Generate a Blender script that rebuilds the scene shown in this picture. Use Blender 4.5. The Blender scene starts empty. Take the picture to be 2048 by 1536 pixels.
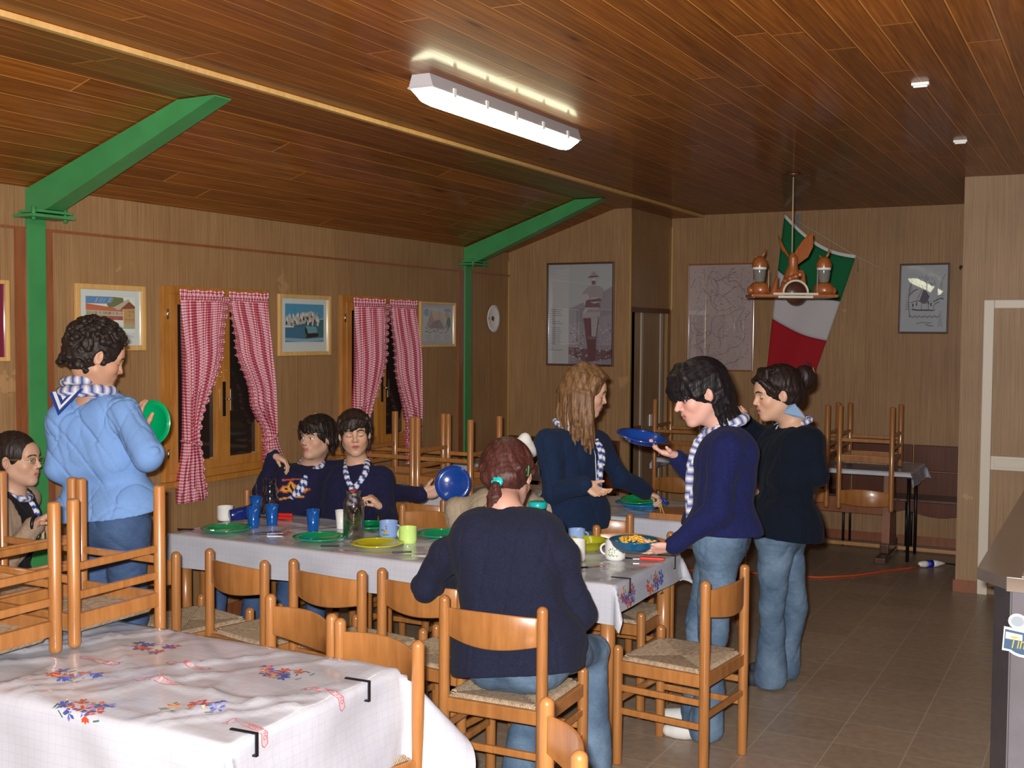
import bpy, bmesh, math, random
import numpy as np
from mathutils import Vector, Matrix
random.seed(7)
RNG = np.random.RandomState(11)
scene = bpy.context.scene
COL = scene.collection
PI = math.pi

# ------------------------------------------------------------------ camera
CAM_H = 1.85
YAW, PITCH, ROLL, FPX = .4831, -.0456, .0068, 2302.06
_f = Vector((-math.sin(YAW)*math.cos(PITCH), math.cos(YAW)*math.cos(PITCH), math.sin(PITCH)))
_r = Vector((math.cos(YAW), math.sin(YAW), 0)); _u = _r.cross(_f)
_R = _r*math.cos(ROLL)+_u*math.sin(ROLL); _U = -_r*math.sin(ROLL)+_u*math.cos(ROLL)
cam = bpy.data.objects.new('camera', bpy.data.cameras.new('camera'))
COL.objects.link(cam)
cam.matrix_world = Matrix(((_R.x,_U.x,-_f.x,0),(_R.y,_U.y,-_f.y,0),(_R.z,_U.z,-_f.z,CAM_H),(0,0,0,1)))
cam.data.sensor_width = 36; cam.data.lens = 36*FPX/2048
cam.data.clip_start = .05
scene.camera = cam

# ------------------------------------------------------------------ light
scene.view_settings.view_transform = 'Standard'
scene.view_settings.look = 'None'
scene.view_settings.exposure = 0.0
scene.view_settings.gamma = 1.0
scene.view_settings.use_curve_mapping = False
w = bpy.data.worlds.new('night'); scene.world = w; w.use_nodes = True
w.node_tree.nodes['Background'].inputs[0].default_value = (.02,.025,.04,1)
w.node_tree.nodes['Background'].inputs[1].default_value = .05
# the camera's flash, just left of and above the lens
fl = bpy.data.lights.new('camera_flash', 'AREA'); fl.shape = 'RECTANGLE'; fl.size = .06; fl.size_y = .03
fl.energy = 405; fl.color = (1.0, .965, .945)
flo = bpy.data.objects.new('camera_flash', fl); COL.objects.link(flo)
flo.matrix_world = Matrix.Translation(Vector((0,0,CAM_H)) - _R*.05 + _U*.065) @ cam.matrix_world.to_3x3().to_4x4()
TUBE_E = 12.0
TUBE_COL = (1.0, 1.0, .66, 1)

# ------------------------------------------------------------------ materials
MAT = {}
def nm(name):
    m = bpy.data.materials.new(name); m.use_nodes = True; MAT[name] = m
    nt = m.node_tree; return m, nt, nt.nodes['Principled BSDF']
def mat(name, col, rough=.5, metal=0, coat=0, trans=0, ior=1.45, emit=None, es=0, spec=.5, sheen=0, noise=0, nscale=40, bump=0, alpha=1):
    m, nt, b = nm(name)
    b.inputs['Base Color'].default_value = (*col, 1); b.inputs['Roughness'].default_value = rough
    b.inputs['Metallic'].default_value = metal; b.inputs['Coat Weight'].default_value = coat
    b.inputs['Coat Roughness'].default_value = .08
    b.inputs['Transmission Weight'].default_value = trans; b.inputs['IOR'].default_value = ior
    b.inputs['Specular IOR Level'].default_value = spec; b.inputs['Sheen Weight'].default_value = sheen
    b.inputs['Alpha'].default_value = alpha
    if emit: b.inputs['Emission Color'].default_value = (*emit,1); b.inputs['Emission Strength'].default_value = es
    if noise or bump:
        tc = nt.nodes.new('ShaderNodeTexCoord'); n = nt.nodes.new('ShaderNodeTexNoise')
        n.inputs['Scale'].default_value = nscale; n.inputs['Detail'].default_value = 4
        nt.links.new(tc.outputs['Object'], n.inputs['Vector'])
        if noise:
            mx = nt.nodes.new('ShaderNodeMixRGB'); mx.blend_type = 'MULTIPLY'; mx.inputs[0].default_value = 1
            mx.inputs[1].default_value = (*col,1)
            cr = nt.nodes.new('ShaderNodeMapRange'); cr.inputs[3].default_value = 1-noise; cr.inputs[4].default_value = 1+noise
            cr.inputs[1].default_value = .25; cr.inputs[2].default_value = .75
            nt.links.new(n.outputs['Fac'], cr.inputs[0]); nt.links.new(cr.outputs[0], mx.inputs[2])
            nt.links.new(mx.outputs[0], b.inputs['Base Color'])
        if bump:
            bp = nt.nodes.new('ShaderNodeBump'); bp.inputs['Strength'].default_value = bump; bp.inputs['Distance'].default_value = .004
            nt.links.new(n.outputs['Fac'], bp.inputs['Height']); nt.links.new(bp.outputs[0], b.inputs['Normal'])
    return m
def vcol(name, rough=.6, coat=0, spec=.4, bump=0, nscale=60, noise=0, sss=0, sheen=0, stretch=None):
    """a material that takes its colour from the 'Col' attribute"""
    m, nt, b = nm(name)
    a = nt.nodes.new('ShaderNodeAttribute'); a.attribute_name = 'Col'
    b.inputs['Roughness'].default_value = rough; b.inputs['Coat Weight'].default_value = coat
    b.inputs['Coat Roughness'].default_value = .05
    b.inputs['Specular IOR Level'].default_value = spec; b.inputs['Sheen Weight'].default_value = sheen
    if sss:
        b.inputs['Subsurface Weight'].default_value = sss; b.inputs['Subsurface Radius'].default_value = (.012,.005,.003)
        b.inputs['Subsurface Scale'].default_value = 1
    out = a.outputs['Color']
    if noise or bump:
        tc = nt.nodes.new('ShaderNodeTexCoord'); n = nt.nodes.new('ShaderNodeTexNoise')
        n.inputs['Scale'].default_value = nscale; n.inputs['Detail'].default_value = 3
        mp = nt.nodes.new('ShaderNodeMapping'); mp.inputs['Scale'].default_value = stretch or (1,1,1)
        nt.links.new(tc.outputs['Object'], mp.inputs['Vector']); nt.links.new(mp.outputs[0], n.inputs['Vector'])
        if noise:
            mx = nt.nodes.new('ShaderNodeMixRGB'); mx.blend_type = 'MULTIPLY'; mx.inputs[0].default_value = 1
            cr = nt.nodes.new('ShaderNodeMapRange'); cr.inputs[3].default_value = 1-noise; cr.inputs[4].default_value = 1+noise
            cr.inputs[1].default_value = .3; cr.inputs[2].default_value = .7
            nt.links.new(n.outputs['Fac'], cr.inputs[0]); nt.links.new(out, mx.inputs[1]); nt.links.new(cr.outputs[0], mx.inputs[2])
            out = mx.outputs[0]
        if bump:
            bp = nt.nodes.new('ShaderNodeBump'); bp.inputs['Strength'].default_value = bump; bp.inputs['Distance'].default_value = .003
            nt.links.new(n.outputs['Fac'], bp.inputs['Height']); nt.links.new(bp.outputs[0], b.inputs['Normal'])
    nt.links.new(out, b.inputs['Base Color'])
    return m
def N(nt, t, **kw):
    n = nt.nodes.new(t)
    for k, v in kw.items(): setattr(n, k, v)
    return n
def math_n(nt, op, a, b=None, clamp=False):
    n = nt.nodes.new('ShaderNodeMath'); n.operation = op; n.use_clamp = clamp
    for i, v in enumerate((a, b)):
        if v is None: continue
        if isinstance(v, (int, float)): n.inputs[i].default_value = v
        else: nt.links.new(v, n.inputs[i])
    return n.outputs[0]
def ramp(nt, fac, stops):
    r = nt.nodes.new('ShaderNodeValToRGB'); e = r.color_ramp.elements
    while len(e) < len(stops): e.new(.5)
    for i, (p, c) in enumerate(stops): e[i].position = p; e[i].color = (*c, 1)
    nt.links.new(fac, r.inputs[0]); return r.outputs[0]
def mixc(nt, fac, a, b, mode='MIX'):
    n = nt.nodes.new('ShaderNodeMixRGB'); n.blend_type = mode
    for i, v in enumerate((fac, a, b)):
        if isinstance(v, (int, float)): n.inputs[i].default_value = v
        elif isinstance(v, tuple): n.inputs[i].default_value = (*v, 1)
        else: nt.links.new(v, n.inputs[i])
    return n.outputs[0]
def noise(nt, vec, scale, detail=3, stretch=(1,1,1), rough=.55):
    mp = N(nt, 'ShaderNodeMapping'); mp.inputs['Scale'].default_value = stretch
    nt.links.new(vec, mp.inputs['Vector']); n = N(nt, 'ShaderNodeTexNoise')
    n.inputs['Scale'].default_value = scale; n.inputs['Detail'].default_value = detail; n.inputs['Roughness'].default_value = rough
    nt.links.new(mp.outputs[0], n.inputs['Vector']); return n.outputs['Fac']

def boards_material():
    """varnished pine ceiling boards running along Y, 128 mm wide"""
    m, nt, b = nm('pine_boards')
    tc = N(nt, 'ShaderNodeTexCoord'); o = tc.outputs['Object']
    s = N(nt, 'ShaderNodeSeparateXYZ'); nt.links.new(o, s.inputs[0])
    xs = math_n(nt, 'DIVIDE', math_n(nt, 'ADD', s.outputs[0], 20.0), .128)
    idx = math_n(nt, 'FLOOR', xs); fr = math_n(nt, 'SUBTRACT', xs, idx)
    wn = N(nt, 'ShaderNodeTexWhiteNoise'); wn.noise_dimensions = '1D'; nt.links.new(idx, wn.inputs['W'])
    # end joints every ~3.1 m, staggered per board
    ys = math_n(nt, 'ADD', math_n(nt, 'DIVIDE', s.outputs[1], 3.1), math_n(nt, 'MULTIPLY', wn.outputs['Value'], 7.3))
    yi = math_n(nt, 'FLOOR', ys); yf = math_n(nt, 'SUBTRACT', ys, yi)
    wn2 = N(nt, 'ShaderNodeTexWhiteNoise'); wn2.noise_dimensions = '2D'
    cv = N(nt, 'ShaderNodeCombineXYZ'); nt.links.new(idx, cv.inputs[0]); nt.links.new(yi, cv.inputs[1]); nt.links.new(cv.outputs[0], wn2.inputs['Vector'])
    # grain vector shifted per board
    off = N(nt, 'ShaderNodeCombineXYZ'); nt.links.new(math_n(nt, 'MULTIPLY', wn2.outputs['Value'], 50.0), off.inputs[1]); nt.links.new(s.outputs[0], off.inputs[0])
    ad = N(nt, 'ShaderNodeVectorMath'); ad.operation = 'ADD'; nt.links.new(o, ad.inputs[0]); nt.links.new(off.outputs[0], ad.inputs[1])
    g = noise(nt, ad.outputs[0], 6, 5, (6, .35, 1), .6)
    g2 = noise(nt, ad.outputs[0], 2.2, 3, (1.5, .6, 1))
    base = ramp(nt, g, [(.3, (.15,.042,.005)), (.55, (.255,.082,.010)), (.75, (.36,.13,.020))])
    tone = math_n(nt, 'ADD', math_n(nt, 'MULTIPLY', wn2.outputs['Value'], .35), math_n(nt, 'ADD', math_n(nt, 'MULTIPLY', g2, .55), .55))
    base = mixc(nt, 1.0, base, tone, 'MULTIPLY')
    # knots
    vo = N(nt, 'ShaderNodeTexVoronoi'); vo.inputs['Scale'].default_value = 1.9
    mp = N(nt, 'ShaderNodeMapping'); mp.inputs['Scale'].default_value = (1.6, .55, 1)
    nt.links.new(ad.outputs[0], mp.inputs['Vector']); nt.links.new(mp.outputs[0], vo.inputs['Vector'])
    kn = ramp(nt, vo.outputs['Distance'], [(.025, (1,1,1)), (.075, (.35,.35,.35)), (.15, (0,0,0))])
    base = mixc(nt, kn, base, (.06,.014,.004))
    # V grooves: light caught by the bevel painted as a bright edge, dark line opposite
    br = math_n(nt, 'LESS_THAN', fr, .045); dk = math_n(nt, 'GREATER_THAN', fr, .965)
    ej = math_n(nt, 'LESS_THAN', yf, .0028)
    base = mixc(nt, math_n(nt, 'MULTIPLY', math_n(nt, 'MAXIMUM', br, ej), .75), base, (.66,.28,.06))
    base = mixc(nt, math_n(nt, 'MULTIPLY', dk, .6), base, (.05,.014,.003))
    nt.links.new(base, b.inputs['Base Color'])
    b.inputs['Roughness'].default_value = .5; b.inputs['Specular IOR Level'].default_value = .3; b.inputs['Coat Weight'].default_value = .22; b.inputs['Coat Roughness'].default_value = .10
    bp = N(nt, 'ShaderNodeBump'); bp.inputs['Strength'].default_value = .22; bp.inputs['Distance'].default_value = .004
    hh = math_n(nt, 'MULTIPLY', g, .30)
    nt.links.new(hh, bp.inputs['Height']); nt.links.new(bp.outputs[0], b.inputs['Normal'])
    nt.links.new(bp.outputs[0], b.inputs['Coat Normal'])
    return m
def veneer(name, c1, c2, axis=0, seam=None, rough=.5, coat=.0, blotch=.25):
    """vertical-grain laminate panelling; streaks run along Z"""
    m, nt, b = nm(name)
    tc = N(nt, 'ShaderNodeTexCoord'); o = tc.outputs['Object']
    g = noise(nt, o, 9, 4, (14, 14, .25), .7)
    g2 = noise(nt, o, 1.6, 3)
    mid = tuple((a+b_)/2 for a, b_ in zip(c1, c2))
    base = ramp(nt, g, [(.35, c1), (.52, mid), (.7, c2)])
    base = mixc(nt, 1.0, base, math_n(nt, 'ADD', math_n(nt, 'MULTIPLY', g2, blotch*2), 1-blotch), 'MULTIPLY')
    # rare worn smears
    g3 = noise(nt, o, 3.1, 5); base = mixc(nt, math_n(nt, 'MULTIPLY', math_n(nt, 'GREATER_THAN', g3, .70), .25), base, tuple(min(1, x*1.7) for x in c2))
    nt.links.new(base, b.inputs['Base Color'])
    b.inputs['Roughness'].default_value = rough; b.inputs['Coat Weight'].default_value = coat; b.inputs['Coat Roughness'].default_value = .3; b.inputs['Specular IOR Level'].default_value = .25
    return m
def wood(name, c1, c2, scale=5, stretch=(1,1,.12), rough=.35, coat=.4, knots=False):
    m, nt, b = nm(name)
    tc = N(nt, 'ShaderNodeTexCoord'); o = tc.outputs['Object']
    g = noise(nt, o, scale*4, 4, tuple(x*1.6 for x in stretch), .65); g2 = noise(nt, o, 3, 2)
    base = ramp(nt, g, [(.3, c1), (.7, c2)])
    base = mixc(nt, 1.0, base, math_n(nt, 'ADD', math_n(nt, 'MULTIPLY', g2, .4), .8), 'MULTIPLY')
    if knots:
        vo = N(nt, 'ShaderNodeTexVoronoi'); vo.inputs['Scale'].default_value = 3; nt.links.new(o, vo.inputs['Vector'])
        kn = ramp(nt, vo.outputs['Distance'], [(.03, (1,1,1)), (.08, (0,0,0))]); base = mixc(nt, kn, base, tuple(x*.3 for x in c1))
    nt.links.new(base, b.inputs['Base Color'])
    b.inputs['Roughness'].default_value = rough; b.inputs['Coat Weight'].default_value = coat; b.inputs['Coat Roughness'].default_value = .12
    return m
def tiles_material():
    m, nt, b = nm('floor_tiles')
    tc = N(nt, 'ShaderNodeTexCoord'); o = tc.outputs['Object']; s = N(nt, 'ShaderNodeSeparateXYZ'); nt.links.new(o, s.inputs[0])
    T = .315
    def cell(out, off):
        v = math_n(nt, 'DIVIDE', math_n(nt, 'ADD', out, off), T); i = math_n(nt, 'FLOOR', v); return i, math_n(nt, 'SUBTRACT', v, i)
    ix, fx = cell(s.outputs[0], 19.99); iy, fy = cell(s.outputs[1], 19.975)
    cv = N(nt, 'ShaderNodeCombineXYZ'); nt.links.new(ix, cv.inputs[0]); nt.links.new(iy, cv.inputs[1])
    wn = N(nt, 'ShaderNodeTexWhiteNoise'); wn.noise_dimensions = '2D'; nt.links.new(cv.outputs[0], wn.inputs['Vector'])
    n1 = noise(nt, o, 22, 4); n2 = noise(nt, o, 1.3, 3)
    base = ramp(nt, n1, [(.35, (.26,.195,.138)), (.65, (.315,.238,.172))])
    base = mixc(nt, 1.0, base, math_n(nt, 'ADD', math_n(nt, 'MULTIPLY', wn.outputs['Value'], .14), math_n(nt, 'ADD', math_n(nt, 'MULTIPLY', n2, .3), .8)), 'MULTIPLY')
    g = .010
    def edge(f): return math_n(nt, 'MAXIMUM', math_n(nt, 'LESS_THAN', f, g), math_n(nt, 'GREATER_THAN', f, 1-g))
    gr = math_n(nt, 'MAXIMUM', edge(fx), edge(fy))
    base = mixc(nt, math_n(nt, 'MULTIPLY', gr, .55), base, (.46,.39,.31))
    nt.links.new(base, b.inputs['Base Color']); b.inputs['Roughness'].default_value = .36
    bp = N(nt, 'ShaderNodeBump'); bp.inputs['Strength'].default_value = .25; bp.inputs['Distance'].default_value = .002
    nt.links.new(math_n(nt, 'SUBTRACT', math_n(nt, 'MULTIPLY', n1, .3), gr), bp.inputs['Height']); nt.links.new(bp.outputs[0], b.inputs['Normal'])
    return m
def gingham_material():
    """red and white check, following the cloth's own UV so it gathers with the folds"""
    m, nt, b = nm('gingham')
    uv = N(nt, 'ShaderNodeUVMap'); uv.uv_map = 'UVMap'; s = N(nt, 'ShaderNodeSeparateXYZ'); nt.links.new(uv.outputs[0], s.inputs[0])
    def st(out):
        v = math_n(nt, 'DIVIDE', out, .0185); return math_n(nt, 'GREATER_THAN', math_n(nt, 'FRACT', v), .5)
    a = math_n(nt, 'MULTIPLY', math_n(nt, 'ADD', st(s.outputs[0]), st(s.outputs[1])), .5)
    base = ramp(nt, a, [(0., (.66,.50,.54)), (.5, (.54,.12,.16)), (1., (.22,.012,.03))])
    base.node.color_ramp.interpolation = 'CONSTANT'; base.node.color_ramp.elements[1].position = .3; base.node.color_ramp.elements[2].position = .8
    nt.links.new(base, b.inputs['Base Color']); b.inputs['Roughness'].default_value = .85
    return m
def oilcloth_material():
    """white vinyl with a faint printed blue grid"""
    m, nt, b = nm('vinyl_tablecloth')
    tc = N(nt, 'ShaderNodeTexCoord'); o = tc.outputs['UV']; s = N(nt, 'ShaderNodeSeparateXYZ'); nt.links.new(o, s.inputs[0])
    def ln(out):
        f = math_n(nt, 'FRACT', math_n(nt, 'DIVIDE', math_n(nt, 'ADD', out, 20.), .028)); return math_n(nt, 'LESS_THAN', f, .06)
    gr = math_n(nt, 'MAXIMUM', ln(s.outputs[0]), ln(s.outputs[1]))
    base = mixc(nt, math_n(nt, 'MULTIPLY', gr, .30), (.46,.475,.53), (.26,.30,.43))
    n2 = noise(nt, tc.outputs['Object'], 9, 3); base = mixc(nt, 1.0, base, math_n(nt, 'ADD', math_n(nt, 'MULTIPLY', n2, .16), .92), 'MULTIPLY')
    nt.links.new(base, b.inputs['Base Color']); b.inputs['Roughness'].default_value = .22; b.inputs['Coat Weight'].default_value = .3
    bp = N(nt, 'ShaderNodeBump'); bp.inputs['Strength'].default_value = .35; bp.inputs['Distance'].default_value = .004
    nt.links.new(noise(nt, tc.outputs['Object'], 14, 3, (.5,1.6,1)), bp.inputs['Height']); nt.links.new(bp.outputs[0], b.inputs['Normal'])
    return m
def denim(name, c, fade):
    m, nt, b = nm(name)
    tc = N(nt, 'ShaderNodeTexCoord'); o = tc.outputs['Object']
    n1 = noise(nt, o, 5, 3); n2 = noise(nt, o, 120, 2)
    base = ramp(nt, n1, [(.35, c), (.7, fade)])
    base = mixc(nt, 1.0, base, math_n(nt, 'ADD', math_n(nt, 'MULTIPLY', n2, .5), .75), 'MULTIPLY')
    nt.links.new(base, b.inputs['Base Color']); b.inputs['Roughness'].default_value = .85
    bp = N(nt, 'ShaderNodeBump'); bp.inputs['Strength'].default_value = .8; bp.inputs['Distance'].default_value = .010
    nt.links.new(noise(nt, o, 10, 4, (1,1,2.6)), bp.inputs['Height']); nt.links.new(bp.outputs[0], b.inputs['Normal'])
    return m
def rush_material():
    m, nt, b = nm('rush_seat')
    tc = N(nt, 'ShaderNodeTexCoord'); o = tc.outputs['Object']; s = N(nt, 'ShaderNodeSeparateXYZ'); nt.links.new(o, s.inputs[0])
    ax = math_n(nt, 'ABSOLUTE', s.outputs[0]); ay = math_n(nt, 'ABSOLUTE', s.outputs[1])
    side = math_n(nt, 'GREATER_THAN', ax, ay)
    c = mixc(nt, side, s.outputs[0], s.outputs[1])       # cords run square to each side of the seat
    cc = N(nt, 'ShaderNodeSeparateXYZ'); nt.links.new(c, cc.inputs[0])
    st = math_n(nt, 'SINE', math_n(nt, 'MULTIPLY', cc.outputs[0], 2*PI/.0065))
    n1 = noise(nt, o, 60, 3); n2 = noise(nt, o, 9, 2)
    v = math_n(nt, 'ADD', math_n(nt, 'MULTIPLY', st, .16), n1)
    base = ramp(nt, v, [(.25, (.26,.17,.10)), (.55, (.50,.38,.25)), (.8, (.62,.50,.35))])
    nt.links.new(base, b.inputs['Base Color']); b.inputs['Roughness'].default_value = .7
    bp = N(nt, 'ShaderNodeBump'); bp.inputs['Strength'].default_value = .7; bp.inputs['Distance'].default_value = .003
    nt.links.new(math_n(nt, 'ADD', st, n1), bp.inputs['Height']); nt.links.new(bp.outputs[0], b.inputs['Normal'])
    return m
boards_material(); tiles_material(); gingham_material(); oilcloth_material(); rush_material()
veneer('wall_panel', (.245,.132,.058), (.36,.215,.100))
veneer('partition_panel', (.26,.16,.085), (.36,.235,.13))
veneer('dark_panel', (.075,.020,.008), (.125,.036,.014), rough=.4)
wood('beech', (.275,.108,.028), (.385,.165,.048), rough=.32, coat=.4)
wood('window_wood', (.33,.125,.02), (.46,.20,.04), knots=True, rough=.3)
wood('pale_frame', (.55,.32,.10), (.68,.42,.16))
wood('brown_trim', (.20,.062,.022), (.27,.09,.035))
wood('dark_wood', (.05,.02,.012), (.09,.035,.02))
wood('board_wood', (.30,.12,.04), (.42,.18,.07))
wood('carved_wood', (.28,.075,.02), (.40,.13,.035), rough=.35)
wood('table_wood', (.36,.18,.07), (.46,.24,.10))
denim('denim_light', (.045,.085,.145), (.125,.195,.28)); denim('denim_blue', (.03,.065,.15), (.05,.10,.21)); denim('denim_mid', (.05,.11,.18), (.10,.18,.27))
mat('green_paint', (.045,.24,.075), .35, noise=.12, nscale=6)
mat('gold_strip', (.55,.38,.13), .3, metal=.6)
mat('cream_paint', (.62,.57,.47), .5); mat('beige_metal', (.42,.36,.27), .5)
mat('white_plastic', (.75,.75,.72), .35); mat('grey_plastic', (.42,.41,.42), .4)
mat('white_paint', (.75,.73,.7), .5); mat('black_metal', (.02,.02,.022), .35, metal=.6); mat('chrome', (.75,.76,.78), .14, metal=1)
mat('steel', (.17,.16,.18), .32, metal=.7, noise=.12, nscale=8); mat('steel_top', (.34,.29,.26), .22, metal=.7, noise=.1, nscale=8)
mat('tube_light', (1,1,1), .4, emit=TUBE_COL[:3], es=TUBE_E)
mat('night_glass', (.02,.015,.012), .04, trans=0, spec=.6); mat('shutter', (.07,.025,.012), .6)
mat('green_plate', (.0,.30,.10), .22, coat=.4, spec=.5); mat('blue_plate', (.005,.045,.26), .2, coat=.5); mat('yellow_plate', (.50,.46,.01), .2, coat=.4)
mat('teal_bowl', (.004,.10,.22), .2, coat=.5); mat('sky_tray', (.01,.20,.42), .25, coat=.3); mat('olive_bowl', (.36,.36,.01), .2, coat=.4)
mat('blue_glass', (.005,.10,.42), .15, coat=.5, trans=.25)
mat('blue_dark', (.005,.02,.16), .2, coat=.4)
mat('white_mug', (.72,.72,.68), .2, coat=.5); mat('blue_mug', (.25,.38,.68), .2, coat=.5); mat('lime_mug', (.55,.78,.22), .2, coat=.5)
mat('teal_lid', (.01,.42,.42), .3); mat('brown_jar', (.03,.008,.004), .08, coat=.6)
mat('red_plastic', (.60,.02,.01), .3); mat('blade', (.8,.8,.8), .1, metal=1)
def thin_glass(name, tint=(.975,.985,.98)):
    m = bpy.data.materials.new(name); m.use_nodes = True; MAT[name] = m; nt = m.node_tree; nt.nodes.clear()
    o = N(nt, 'ShaderNodeOutputMaterial'); mx = N(nt, 'ShaderNodeMixShader'); tr = N(nt, 'ShaderNodeBsdfTransparent'); gl = N(nt, 'ShaderNodeBsdfGlossy'); lw = N(nt, 'ShaderNodeLayerWeight')
    tr.inputs[0].default_value = (*tint, 1); gl.inputs['Roughness'].default_value = .03; lw.inputs[0].default_value = .35
    nt.links.new(math_n(nt, 'ADD', math_n(nt, 'MULTIPLY', lw.outputs['Facing'], .75), .06, True), mx.inputs[0]); nt.links.new(tr.outputs[0], mx.inputs[1]); nt.links.new(gl.outputs[0], mx.inputs[2]); nt.links.new(mx.outputs[0], o.inputs[0])
thin_glass('glass'); thin_glass('clear_plastic'); m = mat('water', (1,1,1), .0, trans=1, ior=1.33); thin_glass('water', (.97,.98,.98))
mat('pasta', (.65,.36,.05), .45, noise=.3, nscale=80); mat('pot', (.12,.12,.09), .35, metal=.8)
mat('orange_cable', (.50,.07,.02), .5); mat('blue_plug', (.01,.02,.35), .4); mat('rope', (.45,.35,.22), .8); mat('silver_tape', (.12,.16,.22), .35)
mat('paper', (.6,.6,.58), .8); mat('lamp_glass', (.35,.35,.33), .1, trans=.6)
mat('flag_green', (.0,.115,.035), .85); mat('flag_white', (.50,.48,.50), .85); mat('flag_red', (.33,.004,.012), .85)
vcol('printed', rough=.4, coat=1.0); MAT['printed'].node_tree.nodes['Principled BSDF'].inputs['Coat Roughness'].default_value = .015; vcol('cloth_print', rough=.35)
vcol('skin', rough=.48, sss=.12, spec=.35, bump=.15, nscale=300); vcol('knit', rough=.95, spec=.1, bump=.6, nscale=230, sheen=.03, noise=.25)
vcol('cotton', rough=.9, spec=.12, bump=.25, nscale=200, noise=.06); vcol('scarf', rough=.85, spec=.2)
for nmx, st in (('hair', (1,1,.12)), ('hair_long', (1,1,.08)), ('hair_curly', (1,1,1))):
    vcol(nmx, rough=.50, spec=.28, bump=.6, noise=.45, nscale=170, stretch=st)
mat('shoe', (.55,.55,.52), .6); mat('shoe_dark', (.04,.04,.05), .6); mat('sole', (.5,.5,.48), .7)
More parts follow.
